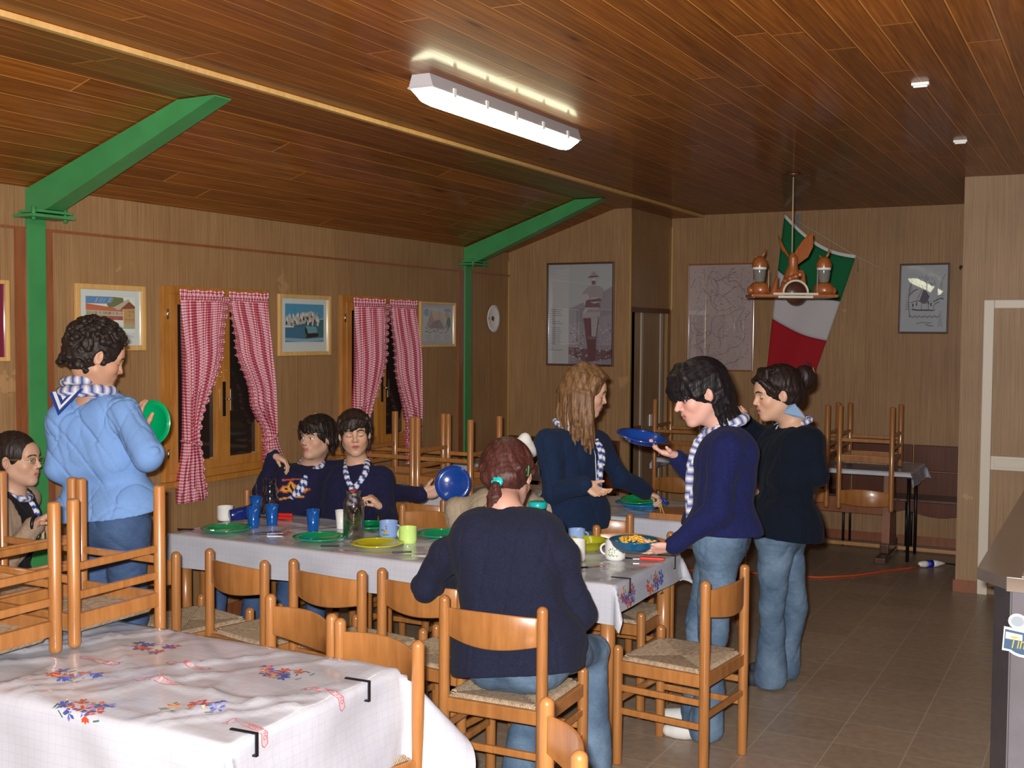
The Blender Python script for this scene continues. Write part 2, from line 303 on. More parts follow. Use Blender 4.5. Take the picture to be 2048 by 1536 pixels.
# ------------------------------------------------------------------ mesh helpers
def V3(*a): return Vector(a)
class MB:
    """collects shapes and links them as ONE mesh object"""
    def __init__(self): self.v = []; self.f = []; self.mi = []; self.c = []; self.uv = []; self.cur = (1,1,1); self.m = 0; self.sm = []
    def add(self, vs, fs, smooth=True, col=None, uvs=None):
        o = len(self.v); col = col or self.cur
        for i, p in enumerate(vs):
            self.v.append(tuple(p)); self.c.append(col if not isinstance(col, list) else col[i]); self.uv.append(uvs[i] if uvs else (0,0))
        for f in fs: self.f.append([o+i for i in f]); self.mi.append(self.m); self.sm.append(smooth)
        return self
    def box(self, x0, x1, y0, y1, z0, z1, bev=0, rot=None, at=None):
        if bev <= 0:
            vs = [(x,y,z) for z in (z0,z1) for y in (y0,y1) for x in (x0,x1)]
            fs = [(0,2,3,1),(4,5,7,6),(0,1,5,4),(2,6,7,3),(0,4,6,2),(1,3,7,5)]
        else:
            b = min(bev, (x1-x0)*.49, (y1-y0)*.49, (z1-z0)*.49)
            bm = bmesh.new(); bmesh.ops.create_cube(bm, size=1)
            for v in bm.verts: v.co = Vector(((x0+x1)/2+v.co.x*(x1-x0), (y0+y1)/2+v.co.y*(y1-y0), (z0+z1)/2+v.co.z*(z1-z0)))
            bmesh.ops.bevel(bm, geom=list(bm.edges), offset=b, segments=2, affect='EDGES', profile=.6)
            bm.verts.index_update(); vs = [tuple(v.co) for v in bm.verts]; fs = [[v.index for v in f.verts] for f in bm.faces]; bm.free()
        if rot is not None: vs = [rot @ Vector(p) for p in vs]
        if at is not None: vs = [Vector(p)+Vector(at) for p in vs]
        return self.add(vs, fs, smooth=False)
    def prism(self, pts, z0, z1, axis='z'):
        n = len(pts)
        def mk(p, z):
            if axis == 'z': return (p[0], p[1], z)
            if axis == 'y': return (p[0], z, p[1])
            return (z, p[0], p[1])
        vs = [mk(p, z0) for p in pts]+[mk(p, z1) for p in pts]
        fs = [list(range(n))[::-1], list(range(n, 2*n))]+[(i, (i+1) % n, n+(i+1) % n, n+i) for i in range(n)]
        return self.add(vs, fs, smooth=False)
    def tube(self, pts, rad, seg=14, cap=True, closed=False, flat=1.0, colf=None, up=None):
        """sweep a circle along points; rad number or list; flat squeezes one axis"""
        pts = [Vector(p) for p in pts]; n = len(pts)
        if not hasattr(rad, '__len__'): rad = [rad]*n
        T = []
        for i in range(n):
            a = pts[i-1] if (i > 0 or closed) else pts[i]; b = pts[(i+1) % n] if (i < n-1 or closed) else pts[i]
            T.append((b-a).normalized())
        ref = Vector(up) if up else (Vector((0,0,1)) if abs(T[0].z) < .9 else Vector((1,0,0)))
        u = (ref-T[0]*ref.dot(T[0])).normalized(); vs = []; cols = []
        for i in range(n):
            u = (u-T[i]*u.dot(T[i])).normalized(); w_ = T[i].cross(u)
            for k in range(seg):
                a = 2*PI*k/seg; vs.append(pts[i]+u*math.cos(a)*rad[i]*flat+w_*math.sin(a)*rad[i])
                if colf: cols.append(colf(i/(n-1), a/(2*PI)))
        fs = []
        for i in range(n if closed else n-1):
            j = (i+1) % n
            for k in range(seg): fs.append((i*seg+k, i*seg+(k+1) % seg, j*seg+(k+1) % seg, j*seg+k))
        if cap and not closed: fs.append(list(range(seg))[::-1]); fs.append([(n-1)*seg+k for k in range(seg)])
        return self.add(vs, fs, True, cols if colf else None)
    def lathe(self, prof, seg=28, at=(0,0,0), rot=None, a0=0, a1=2*PI, sc=(1,1)):
        full = abs(a1-a0-2*PI) < 1e-6; ns = seg if full else seg+1
        vs = []
        for r, z in prof:
            for k in range(ns):
                a = a0+(a1-a0)*k/seg; p = Vector((r*math.cos(a)*sc[0], r*math.sin(a)*sc[1], z))
                if rot is not None: p = rot @ p
                vs.append(p+Vector(at))
        fs = []
        for i in range(len(prof)-1):
            for k in range(seg):
                k2 = (k+1) % ns; fs.append((i*ns+k, i*ns+k2, (i+1)*ns+k2, (i+1)*ns+k))
        return self.add(vs, fs)
    def sph(self, c, r, seg=14, rings=8, rot=None):
        if not hasattr(r, '__len__'): r = (r,r,r)
        pr = [(math.sin(PI*i/rings), -math.cos(PI*i/rings)) for i in range(rings+1)]
        vs = []
        for a, z in pr:
            for k in range(seg):
                p = Vector((a*math.cos(2*PI*k/seg)*r[0], a*math.sin(2*PI*k/seg)*r[1], z*r[2]))
                if rot is not None: p = rot @ p
                vs.append(p+Vector(c))
        fs = [(i*seg+k, i*seg+(k+1) % seg, (i+1)*seg+(k+1) % seg, (i+1)*seg+k) for i in range(rings) for k in range(seg)]
        return self.add(vs, fs)
    def grid(self, fn, nu, nv, uvf=None, closed_u=False):
        vs = []; uv = []
        for j in range(nv+1):
            for i in range(nu+1):
                vs.append(fn(i/nu, j/nv)); uv.append(uvf(i/nu, j/nv) if uvf else (i/nu, j/nv))
        fs = [(j*(nu+1)+i, j*(nu+1)+i+1, (j+1)*(nu+1)+i+1, (j+1)*(nu+1)+i) for j in range(nv) for i in range(nu)]
        return self.add(vs, fs, True, None, uv)
    def build(self, name, mats, parent=None, base=(0,0,0), col=False, solid=0, uv=False):
        me = bpy.data.meshes.new(name); b = Vector(base)
        me.from_pydata([tuple(Vector(p)-b) for p in self.v], [], self.f)
        if not isinstance(mats, (list, tuple)): mats = [mats]
        for m_ in mats: me.materials.append(MAT[m_] if isinstance(m_, str) else m_)
        me.polygons.foreach_set('material_index', self.mi); me.polygons.foreach_set('use_smooth', self.sm)
        if col:
            a = me.color_attributes.new('Col', 'FLOAT_COLOR', 'POINT')
            a.data.foreach_set('color', np.array([(*c[:3], 1) for c in self.c], dtype=np.float32).ravel())
        if uv:
            l = me.uv_layers.new(name='UVMap'); idx = np.empty(len(me.loops), dtype=np.int32); me.loops.foreach_get('vertex_index', idx)
            l.data.foreach_set('uv', np.array(self.uv, dtype=np.float32)[idx].ravel())
        bm = bmesh.new(); bm.from_mesh(me); bmesh.ops.remove_doubles(bm, verts=bm.verts, dist=1e-6)
        if not solid and not uv: bmesh.ops.recalc_face_normals(bm, faces=bm.faces)
        bm.to_mesh(me); bm.free()
        o = bpy.data.objects.new(name, me); COL.objects.link(o); o.location = b
        if parent is not None: o.parent = parent
        if solid:
            s = o.modifiers.new('s', 'SOLIDIFY'); s.thickness = solid; s.offset = 0
        return o
def tag(o, label, cat, group=None, kind=None):
    if label: o['label'] = label
    if cat: o['category'] = cat
    if group: o['group'] = group
    if kind: o['kind'] = kind
    return o
def thing(name, label, cat, loc=(0,0,0), rz=0, group=None):
    o = bpy.data.objects.new(name, None); COL.objects.link(o); o.location = loc; o.rotation_euler = (0,0,rz); o.empty_display_size = .1
    return tag(o, label, cat, group)
def struct(o, parent=None): o['kind'] = 'structure'; return o
def copy_tree(o, parent=None):
    c = o.copy(); COL.objects.link(c)
    if parent is not None: c.parent = parent
    for ch in list(o.children): copy_tree(ch, c)
    return c
def rotm(ax, a): return Matrix.Rotation(a, 3, ax)
def lerp(a, b, t): return a+(b-a)*t

# ------------------------------------------------------------------ flat artwork (prints behind glass, painted plates)
def art(name, shapes, frame_fn, parent, m='printed', base=(0,0,0)):
    """shapes: (colour, polygon in 0..1 x 0..1); frame_fn(u, v, layer) -> world point"""
    mb = MB()
    for k, (c, poly) in enumerate(shapes):
        mb.add([frame_fn(u, v, k) for u, v in poly], [list(range(len(poly)))], smooth=False, col=tuple(c))
    me = bpy.data.meshes.new(name); b = Vector(base)
    me.from_pydata([tuple(Vector(p)-b) for p in mb.v], [], mb.f); me.materials.append(MAT[m])
    a = me.color_attributes.new('Col', 'FLOAT_COLOR', 'POINT'); a.data.foreach_set('color', np.array([(*c, 1) for c in mb.c], dtype=np.float32).ravel())
    o = bpy.data.objects.new(name, me); COL.objects.link(o); o.parent = parent; o.location = b
    return o
def rect(x0, y0, x1, y1): return [(x0,y0),(x1,y0),(x1,y1),(x0,y1)]
def blob(cx, cy, rx, ry, n=12, jit=.15, r=random):
    return [(cx+rx*math.cos(2*PI*i/n)*(1+r.uniform(-jit, jit)), cy+ry*math.sin(2*PI*i/n)*(1+r.uniform(-jit, jit))) for i in range(n)]
def stroke(pts, w):
    """thin ribbon polygon along 2-D points"""
    L = []; R = []
    for i, p in enumerate(pts):
        a = pts[max(0, i-1)]; b = pts[min(len(pts)-1, i+1)]; d = (b[0]-a[0], b[1]-a[1]); l = math.hypot(*d) or 1
        n_ = (-d[1]/l*w/2, d[0]/l*w/2); L.append((p[0]+n_[0], p[1]+n_[1])); R.append((p[0]-n_[0], p[1]-n_[1]))
    return [[L[i], L[i+1], R[i+1], R[i]] for i in range(len(pts)-1)]
def text_polys(txt, size=1.0, shear=0):
    """outline text -> list of triangles/polys in 2-D"""
    cu = bpy.data.curves.new('t', 'FONT'); cu.body = txt; cu.size = size; cu.align_x = 'CENTER'; cu.align_y = 'CENTER'; cu.resolution_u = 2; cu.shear = shear
    o = bpy.data.objects.new('t', cu); COL.objects.link(o)
    dg = bpy.context.evaluated_depsgraph_get(); ev = o.evaluated_get(dg); me = ev.to_mesh()
    out = [[(me.vertices[i].co.x, me.vertices[i].co.y) for i in p.vertices] for p in me.polygons]
    ev.to_mesh_clear(); bpy.data.objects.remove(o); bpy.data.curves.remove(cu)
    return out

# ------------------------------------------------------------------ implicit surfaces (bodies, clothes, hair)
def A3(p): return np.array(p, dtype=np.float32)
def cone(a, b, ra, rb=None, k=.02): return ('c', A3(a), A3(b), ra, ra if rb is None else rb, k)
def ell(c, r, R=None, k=.02): return ('e', A3(c), A3(r), None if R is None else np.array(R, dtype=np.float32), k)
def neg(p): return ('-',)+p
def _bbox(p):
    q = p[1:] if p[0] == '-' else p
    if q[0] == 'c':
        r = max(q[3], q[4]); return np.minimum(q[1], q[2])-r, np.maximum(q[1], q[2])+r
    r = float(q[2].max()); return q[1]-r, q[1]+r
def _dist(q, X, Y, Z):
    if q[0] == 'c':
        a, b, ra, rb = q[1], q[2], q[3], q[4]; ab = b-a; L = float(ab@ab)+1e-12
        px, py, pz = X-a[0], Y-a[1], Z-a[2]
        t = np.clip((px*ab[0]+py*ab[1]+pz*ab[2])/L, 0, 1)
        return np.sqrt((px-t*ab[0])**2+(py-t*ab[1])**2+(pz-t*ab[2])**2)-(ra+t*(rb-ra))
    c, r, R = q[1], q[2], q[3]
    px, py, pz = X-c[0], Y-c[1], Z-c[2]
    if R is not None:
        px, py, pz = (px*R[0,0]+py*R[1,0]+pz*R[2,0], px*R[0,1]+py*R[1,1]+pz*R[2,1], px*R[0,2]+py*R[1,2]+pz*R[2,2])
    k0 = np.sqrt((px/r[0])**2+(py/r[1])**2+(pz/r[2])**2); k1 = np.sqrt((px/r[0]**2)**2+(py/r[1]**2)**2+(pz/r[2]**2)**2)
    return k0*(k0-1)/(k1+1e-9)
def mesh_sdf(prims, h, cuts=(), disp=None, lo=None, hi=None):
    """cuts: list of (point, normal) keeping the side the normal points away from. returns verts, quads"""
    pos = [p for p in prims if p[0] != '-']
    bb = [_bbox(p) for p in pos]
    L = np.min([b[0] for b in bb], 0)-3*h-.01; H = np.max([b[1] for b in bb], 0)+3*h+.01
    if lo is not None: L = np.maximum(L, lo)
    if hi is not None: H = np.minimum(H, hi)
    n = np.ceil((H-L)/h).astype(int)+1
    F = np.full(tuple(n), 1.0, dtype=np.float32)
    ax = [L[i]+h*np.arange(n[i], dtype=np.float32) for i in range(3)]
    for p in prims:
        sub = p[0] == '-'; q = p[1:] if sub else p; k = q[-1]
        b0, b1 = _bbox(p); m = k+2*h
        i0 = np.clip(np.floor((b0-m-L)/h).astype(int), 0, n); i1 = np.clip(np.ceil((b1+m-L)/h).astype(int)+1, 0, n)
        if np.any(i1 <= i0): continue
        sl = tuple(slice(i0[i], i1[i]) for i in range(3))
        X = ax[0][sl[0]][:, None, None]; Y = ax[1][sl[1]][None, :, None]; Z = ax[2][sl[2]][None, None, :]
        d = _dist(q, X, Y, Z).astype(np.float32); G = F[sl]
        if sub:
            d = -d; hh = np.maximum(k-np.abs(G-d), 0)/k; F[sl] = np.maximum(G, d)+hh*hh*k*.25
        else:
            hh = np.maximum(k-np.abs(G-d), 0)/k; F[sl] = np.minimum(G, d)-hh*hh*k*.25
    if cuts or disp is not None:
        X = ax[0][:, None, None]; Y = ax[1][None, :, None]; Z = ax[2][None, None, :]
        if disp is not None: F = F+disp(X, Y, Z).astype(np.float32)
        for c in cuts:
            p0, nn = c[0], c[1]; d = (X-p0[0])*nn[0]+(Y-p0[1])*nn[1]+(Z-p0[2])*nn[2]
            F = np.maximum(F, d.astype(np.float32))
    F[0] = F[-1] = 1; F[:, 0] = F[:, -1] = 1; F[:, :, 0] = F[:, :, -1] = 1
    I = F < 0
    nx, ny, nz = F.shape
    acc = np.zeros((nx-1, ny-1, nz-1, 3), dtype=np.float32); cnt = np.zeros((nx-1, ny-1, nz-1), dtype=np.float32)
    quads = []
    edges = []
    for a in range(3):
        s0 = [slice(None)]*3; s1 = [slice(None)]*3; s0[a] = slice(0, -1); s1[a] = slice(1, None)
        f0, f1 = F[tuple(s0)], F[tuple(s1)]
        cr = I[tuple(s0)] != I[tuple(s1)]
        idx = np.argwhere(cr)
        v0 = f0[cr]; v1 = f1[cr]; t = v0/(v0-v1)
        pos_ = idx.astype(np.float32); pos_[:, a] += t
        o1, o2 = [(1, 2), (2, 0), (0, 1)][a]
        ok = np.ones(len(idx), bool)
        for o in (o1, o2): ok &= (idx[:, o] > 0) & (idx[:, o] < F.shape[o]-1)
        idx = idx[ok]; pos_ = pos_[ok]; inside0 = (v0 < 0)[ok]
        cells = []
        for d1, d2 in ((0, 0), (-1, 0), (-1, -1), (0, -1)):
            c = idx.copy(); c[:, o1] += d1; c[:, o2] += d2; cells.append(c)
            np.add.at(acc, (c[:, 0], c[:, 1], c[:, 2]), pos_); np.add.at(cnt, (c[:, 0], c[:, 1], c[:, 2]), 1)
        edges.append((cells, inside0))
    act = cnt > 0; vid = np.full(cnt.shape, -1, dtype=np.int64); vid[act] = np.arange(act.sum())
    verts = acc[act]/cnt[act][:, None]*h+L
    for cells, ins in edges:
        q = np.stack([vid[c[:, 0], c[:, 1], c[:, 2]] for c in cells], 1)
        q[~ins] = q[~ins][:, ::-1]; quads.append(q)
    return verts.astype(np.float32), np.concatenate(quads).astype(np.int32)
def np_mesh(name, parts, m, parent, base, colf=None, post=None):
    """parts: list of (verts, quads) joined into one mesh"""
    vs = []; qs = []; o = 0
    for v, q in parts: vs.append(v); qs.append(q+o); o += len(v)
    v = np.concatenate(vs); q = np.concatenate(qs)
    me = bpy.data.meshes.new(name); me.vertices.add(len(v)); 
    if post is not None: v = post(v)
    me.vertices.foreach_set('co', (v-np.array(base, dtype=np.float32)).ravel().astype(np.float32))
    me.loops.add(q.size); me.loops.foreach_set('vertex_index', q.ravel()); me.polygons.add(len(q))
    me.polygons.foreach_set('loop_start', np.arange(0, q.size, 4, dtype=np.int32)); me.polygons.foreach_set('loop_total', np.full(len(q), 4, dtype=np.int32))
    me.polygons.foreach_set('use_smooth', np.ones(len(q), dtype=bool)); me.update(); me.validate()
    me.materials.append(MAT[m])
    if colf is not None:
        a = me.color_attributes.new('Col', 'FLOAT_COLOR', 'POINT'); c = np.ones((len(v), 4), dtype=np.float32); c[:, :3] = colf(v); a.data.foreach_set('color', c.ravel())
    ob = bpy.data.objects.new(name, me); COL.objects.link(ob); ob.parent = parent; ob.location = (0,0,0)
    return ob
def waves(seed, n, f0, f1, amp, st=(1,1,1)):
    r = np.random.RandomState(seed); W = []
    for _ in range(n):
        d = r.normal(size=3)*np.array(st); d /= np.linalg.norm(d)+1e-9; W.append((d*r.uniform(f0, f1), r.uniform(0, 6.28), amp*r.uniform(.5, 1)))
    def f(X, Y, Z):
        s = 0
        for d, ph, a in W: s = s+a*np.sin(X*d[0]+Y*d[1]+Z*d[2]+ph)
        return s
    return f

def creases(seed, n, amp, f0=10, f1=26, st=(1, 1, 1.7)):
    """sharp-crested folds wandering over a garment"""
    r = np.random.RandomState(seed+100); W = []
    for _ in range(n):
        d = r.normal(size=3)*np.array(st); d /= np.linalg.norm(d)+1e-9; e = r.normal(size=3); W.append((d*r.uniform(f0, f1), r.uniform(0, 6.28), amp*r.uniform(.5, 1), e*7, r.uniform(0, 6.28)))
    def f(X, Y, Z):
        s = 0
        for d, ph, a, e, p2 in W:
            wob = np.sin(X*e[0]+Y*e[1]+Z*e[2]+p2); q = 1-np.abs(np.sin(X*d[0]+Y*d[1]+Z*d[2]+ph+1.6*wob)); s = s-a*(q**8)*np.clip(.4+wob, 0, 1.4)
        return s
    return f
# ------------------------------------------------------------------ the room
XL, YP, YD, XQ, HC, H2 = -5.044, 9.538, 10.584, -3.822, 2.968, 2.946
XR, YB, YG, XC = 4.2, -2.6, 8.784, -.985
def quad_wall(name, boxes, m, ms=None):
    b = MB()
    for bx in boxes: b.box(*bx)
    o = b.build(name, m); o['kind'] = 'structure'; return o
quad_wall('floor', [(XL-.2, XR+.2, YB-.2, YD+.2, -.1, 0)], 'floor_tiles')
# ceiling: slope over the left side, a lower band, then the flat field
b = MB()
prof = [(XL-.15, 2.582-.05), (-3.985, H2), (-3.496, H2), (-3.496, HC), (XR+.2, HC), (XR+.2, HC+.12), (-3.6, HC+.12), (XL-.15, 2.75)]
b.prism(prof, YB-.2, YD+.2, axis='y'); o = b.build('ceiling', 'pine_boards'); o['kind'] = 'structure'
quad_wall('trim_1', [(-3.52, -3.490, YB, YD, H2-.004, HC-.004)], 'pale_frame')
# left wall with two window openings
W1 = (5.10, 6.06, .93, 2.11); W2 = (6.885, 7.83, .93, 2.11)
bx = []
ys = [YB-.15, W1[0], W1[1], W2[0], W2[1], YD+.1]
for i in (0, 2, 4): bx.append((XL-.14, XL, ys[i], ys[i+1], 0, 2.60))
for W in (W1, W2): bx += [(XL-.14, XL, W[0], W[1], 0, W[2]), (XL-.14, XL, W[0], W[1], W[3], 2.60)]
quad_wall('wall_left', bx, 'wall_panel')
quad_wall('trim_2', [(XL, XL+.014, YB, YP, 2.362, 2.376)], 'brown_trim')
quad_wall('wall_back', [(XL, XR, YB-.15, YB, 0, HC)], 'wall_panel')
quad_wall('wall_right', [(XR, XR+.15, YB, YG, 0, HC)], 'wall_panel')
# poster wall: a boxed-out room corner, its top following the ceiling
b = MB(); b.prism([(XL, 0), (XQ, 0), (XQ, H2), (-3.985, H2), (XL, 2.60)], YP, YP+.10, axis='y')
o = b.build('wall_far_left', 'wall_panel'); o['kind'] = 'structure'
# return wall with the service door
quad_wall('wall_return', [(XQ-.1, XQ, YP+.10, 9.575, 0, 2.045), (XQ-.1, XQ, 10.50, YD, 0, 2.045), (XQ-.1, XQ, YP+.10, YD, 2.045, HC-.012)], 'wall_panel')
quad_wall('wall_far', [(XQ-.1, XR, YD, YD+.12, 0, HC)], 'wall_panel')
quad_wall('wall_partition', [(XC, -.86, YG, YG+.12, 0, HC), (-.835, XR, YG+.012, YG+.12, 0, HC), (-.86, -.835, YG+.006, YG+.12, 0, HC), (XC, XC+.1, YG+.12, YD, 0, HC)], 'partition_panel')
for i, (x, y, z0, z1) in enumerate([(XL+.003, YP-.006, 0, 2.50), (XQ-.004, YP-.006, 0, 2.90), (XQ+.008, YD-.008, 2.06, 2.86)]):
    quad_wall('trim_%d' % (3+i), [(x-.006, x+.010, y-.006, y+.006, z0, z1)], 'gold_strip')
quad_wall('trim_6', [(XQ-.012, XQ+.012, 9.56, 10.52, 2.03, 2.075)], 'dark_panel')
for nme, bxs in (('baseboard_far', (XQ, XC, YD-.014, YD, 0, .075)), ('baseboard_partition', (XC-.014, -.84, YG-.014, YG, 0, .085)), ('baseboard_left', (XL, XL+.014, YB, YP, 0, .08)), ('baseboard_far_left', (XL+.02, XQ, YP-.014, YP, 0, .08))):
    quad_wall(nme, [bxs], 'brown_trim')
# thin joints between wall panels
jb = MB()
for y in (.9, 2.1, 3.35, 6.4, 8.25): jb.box(XL-.001, XL+.0015, y-.002, y+.002, .08, 2.36)
for x in (-3.08, -1.98): jb.box(x-.002, x+.002, YD-.0015, YD+.001, .08, HC-.02)
o = jb.build('trim_7', 'brown_trim'); o['kind'] = 'structure'
# door 1 in the return wall
d = MB(); d.box(XQ-.07, XQ-.03, 9.58, 10.50, 0, 2.04); o = d.build('door_1', 'partition_panel'); o['kind'] = 'structure'
s = MB(); s.box(XQ-.03, XQ-.018, 9.86, 9.905, .02, 2.03); s.box(XQ-.03, XQ-.018, 10.36, 10.42, .02, 2.03); s.build('door_strip', 'beige_metal', o)
s = MB(); s.box(XQ-.03, XQ-.012, 9.60, 9.86, .86, 1.0); s.build('lock_rail', 'brown_trim', o)
s = MB(); s.tube([(XQ-.02, 9.625, .93), (XQ+.04, 9.625, .93), (XQ+.045, 9.72, .93)], .009, 10); s.build('handle', 'chrome', o)
s = MB(); s.box(0, .014, -.045, .045, -.055, .055, .004); o = s.build('light_switch', 'white_plastic', base=(0,0,0)); o.location = (XQ-.028, 10.14, 1.03)
tag(o, 'small square white light switch on the brown door behind the poster wall', 'switch')
# door 2: cream framed leaf in the partition
d = MB(); d.box(-.79, .12, YG-.012, YG+.011, .24, 2.05); o = d.build('door_2', 'partition_panel'); o['kind'] = 'structure'
s = MB(); s.box(-.835, -.767, YG-.035, YG+.011, 0, 2.095, .006); s.box(-.767, .2, YG-.035, YG+.011, 2.035, 2.095, .006); s.build('door_frame', 'cream_paint', o)
s = MB(); s.box(-.767, .12, YG-.030, YG-.0, .895, .995, .006); s.box(-.767, .12, YG-.026, YG-.0, .06, .24, .006); s.box(-.745, .12, YG-.034, YG-.01, .915, .975, .004); s.build('door_rail', 'cream_paint', o)
for x, z in ((-.905, 1.49), (-.905, 2.2)):
    pass
s = MB(); s.tube([(-1.0, YG+.4, 2.36), (-1.05, YG+.4, 2.36), (-1.05, YG+.4, 2.34)], .006, 8); o = s.build('coat_hook', 'black_metal'); tag(o, 'small dark hook on the edge of the far alcove wall', 'hook')

# ------------------------------------------------------------------ windows
def window(nme, W):
    y0, y1, z0, z1 = W; X = XL
    b = MB(); F = .05
    b.box(X-.02, X+.028, y0, y0+F, z0, z1, .004); b.box(X-.02, X+.028, y1-F, y1, z0, z1, .004)
    b.box(X-.02, X+.028, y0+F, y1-F, z1-F, z1, .004); b.box(X-.02, X+.028, y0+F, y1-F, z0, z0+F, .004)
    o = b.build(nme, 'window_wood'); o['kind'] = 'structure'
    b = MB(); b.box(X-.005, X+.055, y0-.03, y1+.03, z0-.035, z0, .006); b.build('window_sill', 'window_wood', o)
    ym = (y0+y1)/2+.03
    for a, c in ((y0+F, ym), (ym, y1-F)):
        s = MB(); T = .062
        s.box(X-.01, X+.034, a, a+T, z0+F, z1-F, .004); s.box(X-.01, X+.034, c-T, c, z0+F, z1-F, .004)
        s.box(X-.01, X+.034, a+T, c-T, z1-F-T, z1-F, .004); s.box(X-.01, X+.034, a+T, c-T, z0+F, z0+F+T, .004); s.build('sash', 'window_wood', o)
        p = MB(); p.box(X-.002, X+.002, a+T, c-T, z0+F+T, z1-F-T); p.build('pane', 'night_glass', o)
    s = MB()
    for k in range(14): s.box(X-.09, X-.075, y0+.05, y1-.05, z0+.05+k*.078, z0+.118+k*.078)
    s.build('shutter', 'shutter', o)
    s = MB(); yy = ym+.002
    s.box(X+.034, X+.040, yy-.012, yy+.014, 1.30, 1.52, .003); s.build('handle_plate', 'black_metal', o)
    s = MB(); s.tube([(X+.036, yy, 1.41), (X+.075, yy, 1.41), (X+.08, yy+.018, 1.41)], .006, 10); s.box(X+.072, X+.084, yy+.012, yy+.026, 1.335, 1.475, .004); s.build('handle', 'chrome', o)
    s = MB()
    for z in (z0+.17, z1-.17):
        for y in (y0+.028, y1-.028): s.tube([(X+.034, y, z-.03), (X+.034, y, z+.03)], .0075, 10)
    s.build('hinge', 'chrome', o)
    s = MB()
    for dy, dz in ((-.035, .0), (-.02, .03), (-.035, .055), (.03, .04)): s.sph((X+.036, yy+dy, 1.55+dz), .005, 8, 5)
    s.sph((X+.04, ym, z1-.03), (.008,.008,.014), 8, 6)
    s.build('screw', 'chrome', o)
    return o
window('window_1', W1); window('window_2', W2)
def curtain(label, zt, tie, zb, yl, yr, inner):
    """yl, yr: list of (z, y) for the two edges from top to bottom"""
    def at(L, z):
        for (za, a), (zb_, c) in zip(L[:-1], L[1:]):
            if zb_ <= z <= za: t = (za-z)/(za-zb_+1e-9); return a+(c-a)*(t*t*(3-2*t))
        return L[-1][1]
    NAT = .60; X0 = XL+.062
    def fn(u, v):
        z = zt+(zb-zt)*v; a, c = at(yl, z), at(yr, z); wd = c-a
        amp = min(.030, .05*(1-min(1, wd/NAT))*.8+.004); nf = 9
        s = u
        x = X0+amp*math.sin(2*PI*nf*s+1.5*math.sin(3*v))+amp*.4*math.sin(2*PI*nf*2.3*s+4*v)
        y = a+wd*s+.004*math.sin(2*PI*nf*s*1.0+2)
        if v < .03: x = X0+.004*math.sin(60*s)
        # sag the check pattern toward the tie
        return (x, y, z)
    def uvf(u, v):
        z = zt+(zb-zt)*v; sag = .18*math.sin(PI*min(1, v/tie)) * ((1-u) if inner == 'l' else u)
        return (u*NAT, (zt-z)+sag*.5)
    b = MB(); b.grid(fn, 110, 90, uvf)
    o = b.build('curtain', 'gingham', uv=True, base=(XL+.062, (yl[0][1]+yr[0][1])/2, zb)); tag(o, label, 'curtain', 'red and white gingham curtains')
    # gathered ruffle along the free edge
    E = yl if inner == 'l' else yr; sg = -1 if inner == 'l' else 1
    def rf(u, v):
        z = zt-.01+(zb-zt+.01)*v; y = at(E, z); wv = math.sin(v*150)
        return (X0+.012*wv*u+.014, y+sg*(u*.045-.012)+.006*u*math.sin(v*90), z+.006*u*math.cos(v*150))
    b = MB(); b.grid(rf, 5, 420, lambda u, v: (u*.05, v*2.1))
    r = b.build('ruffle', 'gingham', o, uv=True, base=(XL+.062, (yl[0][1]+yr[0][1])/2, zb)); r.location = (0,0,0)
    zt_ = zt+(zb-zt)*tie; a, c = at(yl, zt_), at(yr, zt_); m_ = (a+c)/2
    pts = [(X0+.035*math.cos(t)+.0, m_+(c-a)*.58*math.sin(t), zt_+.02*math.sin(t)*(1 if inner == 'l' else -1)) for t in [2*PI*i/20 for i in range(20)]]
    b = MB(); b.tube(pts, .022, 8, closed=True, flat=.35)
    for k in range(len(b.uv)): b.uv[k] = ((k % 8)*.008, (k//8)*.02)
    r = b.build('tieback', 'gingham', o, uv=True, base=(XL+.062, (yl[0][1]+yr[0][1])/2, zb)); r.location = (0,0,0)
    # rod heading with little frill
    b = MB(); b.grid(lambda u, v: (X0+.008*math.sin(u*70), yl[0][1]+(yr[0][1]-yl[0][1])*u, zt+.03*v+.004*math.sin(u*90)*v), 90, 3, lambda u, v: (u*NAT, v*.03))
    r = b.build('heading', 'gingham', o, uv=True, base=(XL+.062, (yl[0][1]+yr[0][1])/2, zb)); r.location = (0,0,0)
curtain('left gingham curtain of the nearer window, tied to the left edge', 2.06, .72, .80,
    [(2.07, 5.20), (1.20, 5.245), (.80, 5.17)], [(2.07, 5.575), (1.75, 5.53), (1.20, 5.32), (1.0, 5.35), (.80, 5.38)], 'r')
curtain('right gingham curtain of the nearer window, swept aside above the seated boy', 2.06, .82, .93,
    [(2.07, 5.635), (1.75, 5.70), (1.4, 5.85), (1.14, 5.985), (.93, 5.98)], [(2.07, 6.01), (1.4, 6.055), (1.14, 6.06), (.93, 6.16)], 'l')
curtain('left gingham curtain of the farther window, hanging almost straight', 2.06, .80, .80,
    [(2.07, 6.98), (1.1, 7.0), (.80, 6.97)], [(2.07, 7.39), (1.7, 7.37), (1.1, 7.12), (.80, 7.16)], 'r')
curtain('right gingham curtain of the farther window, with wavy ruffled inner edge', 2.06, .78, .79,
    [(2.07, 7.46), (1.6, 7.53), (1.08, 7.72), (.79, 7.69)], [(2.07, 7.84), (1.6, 7.90), (1.08, 7.87), (.79, 7.88)], 'l')

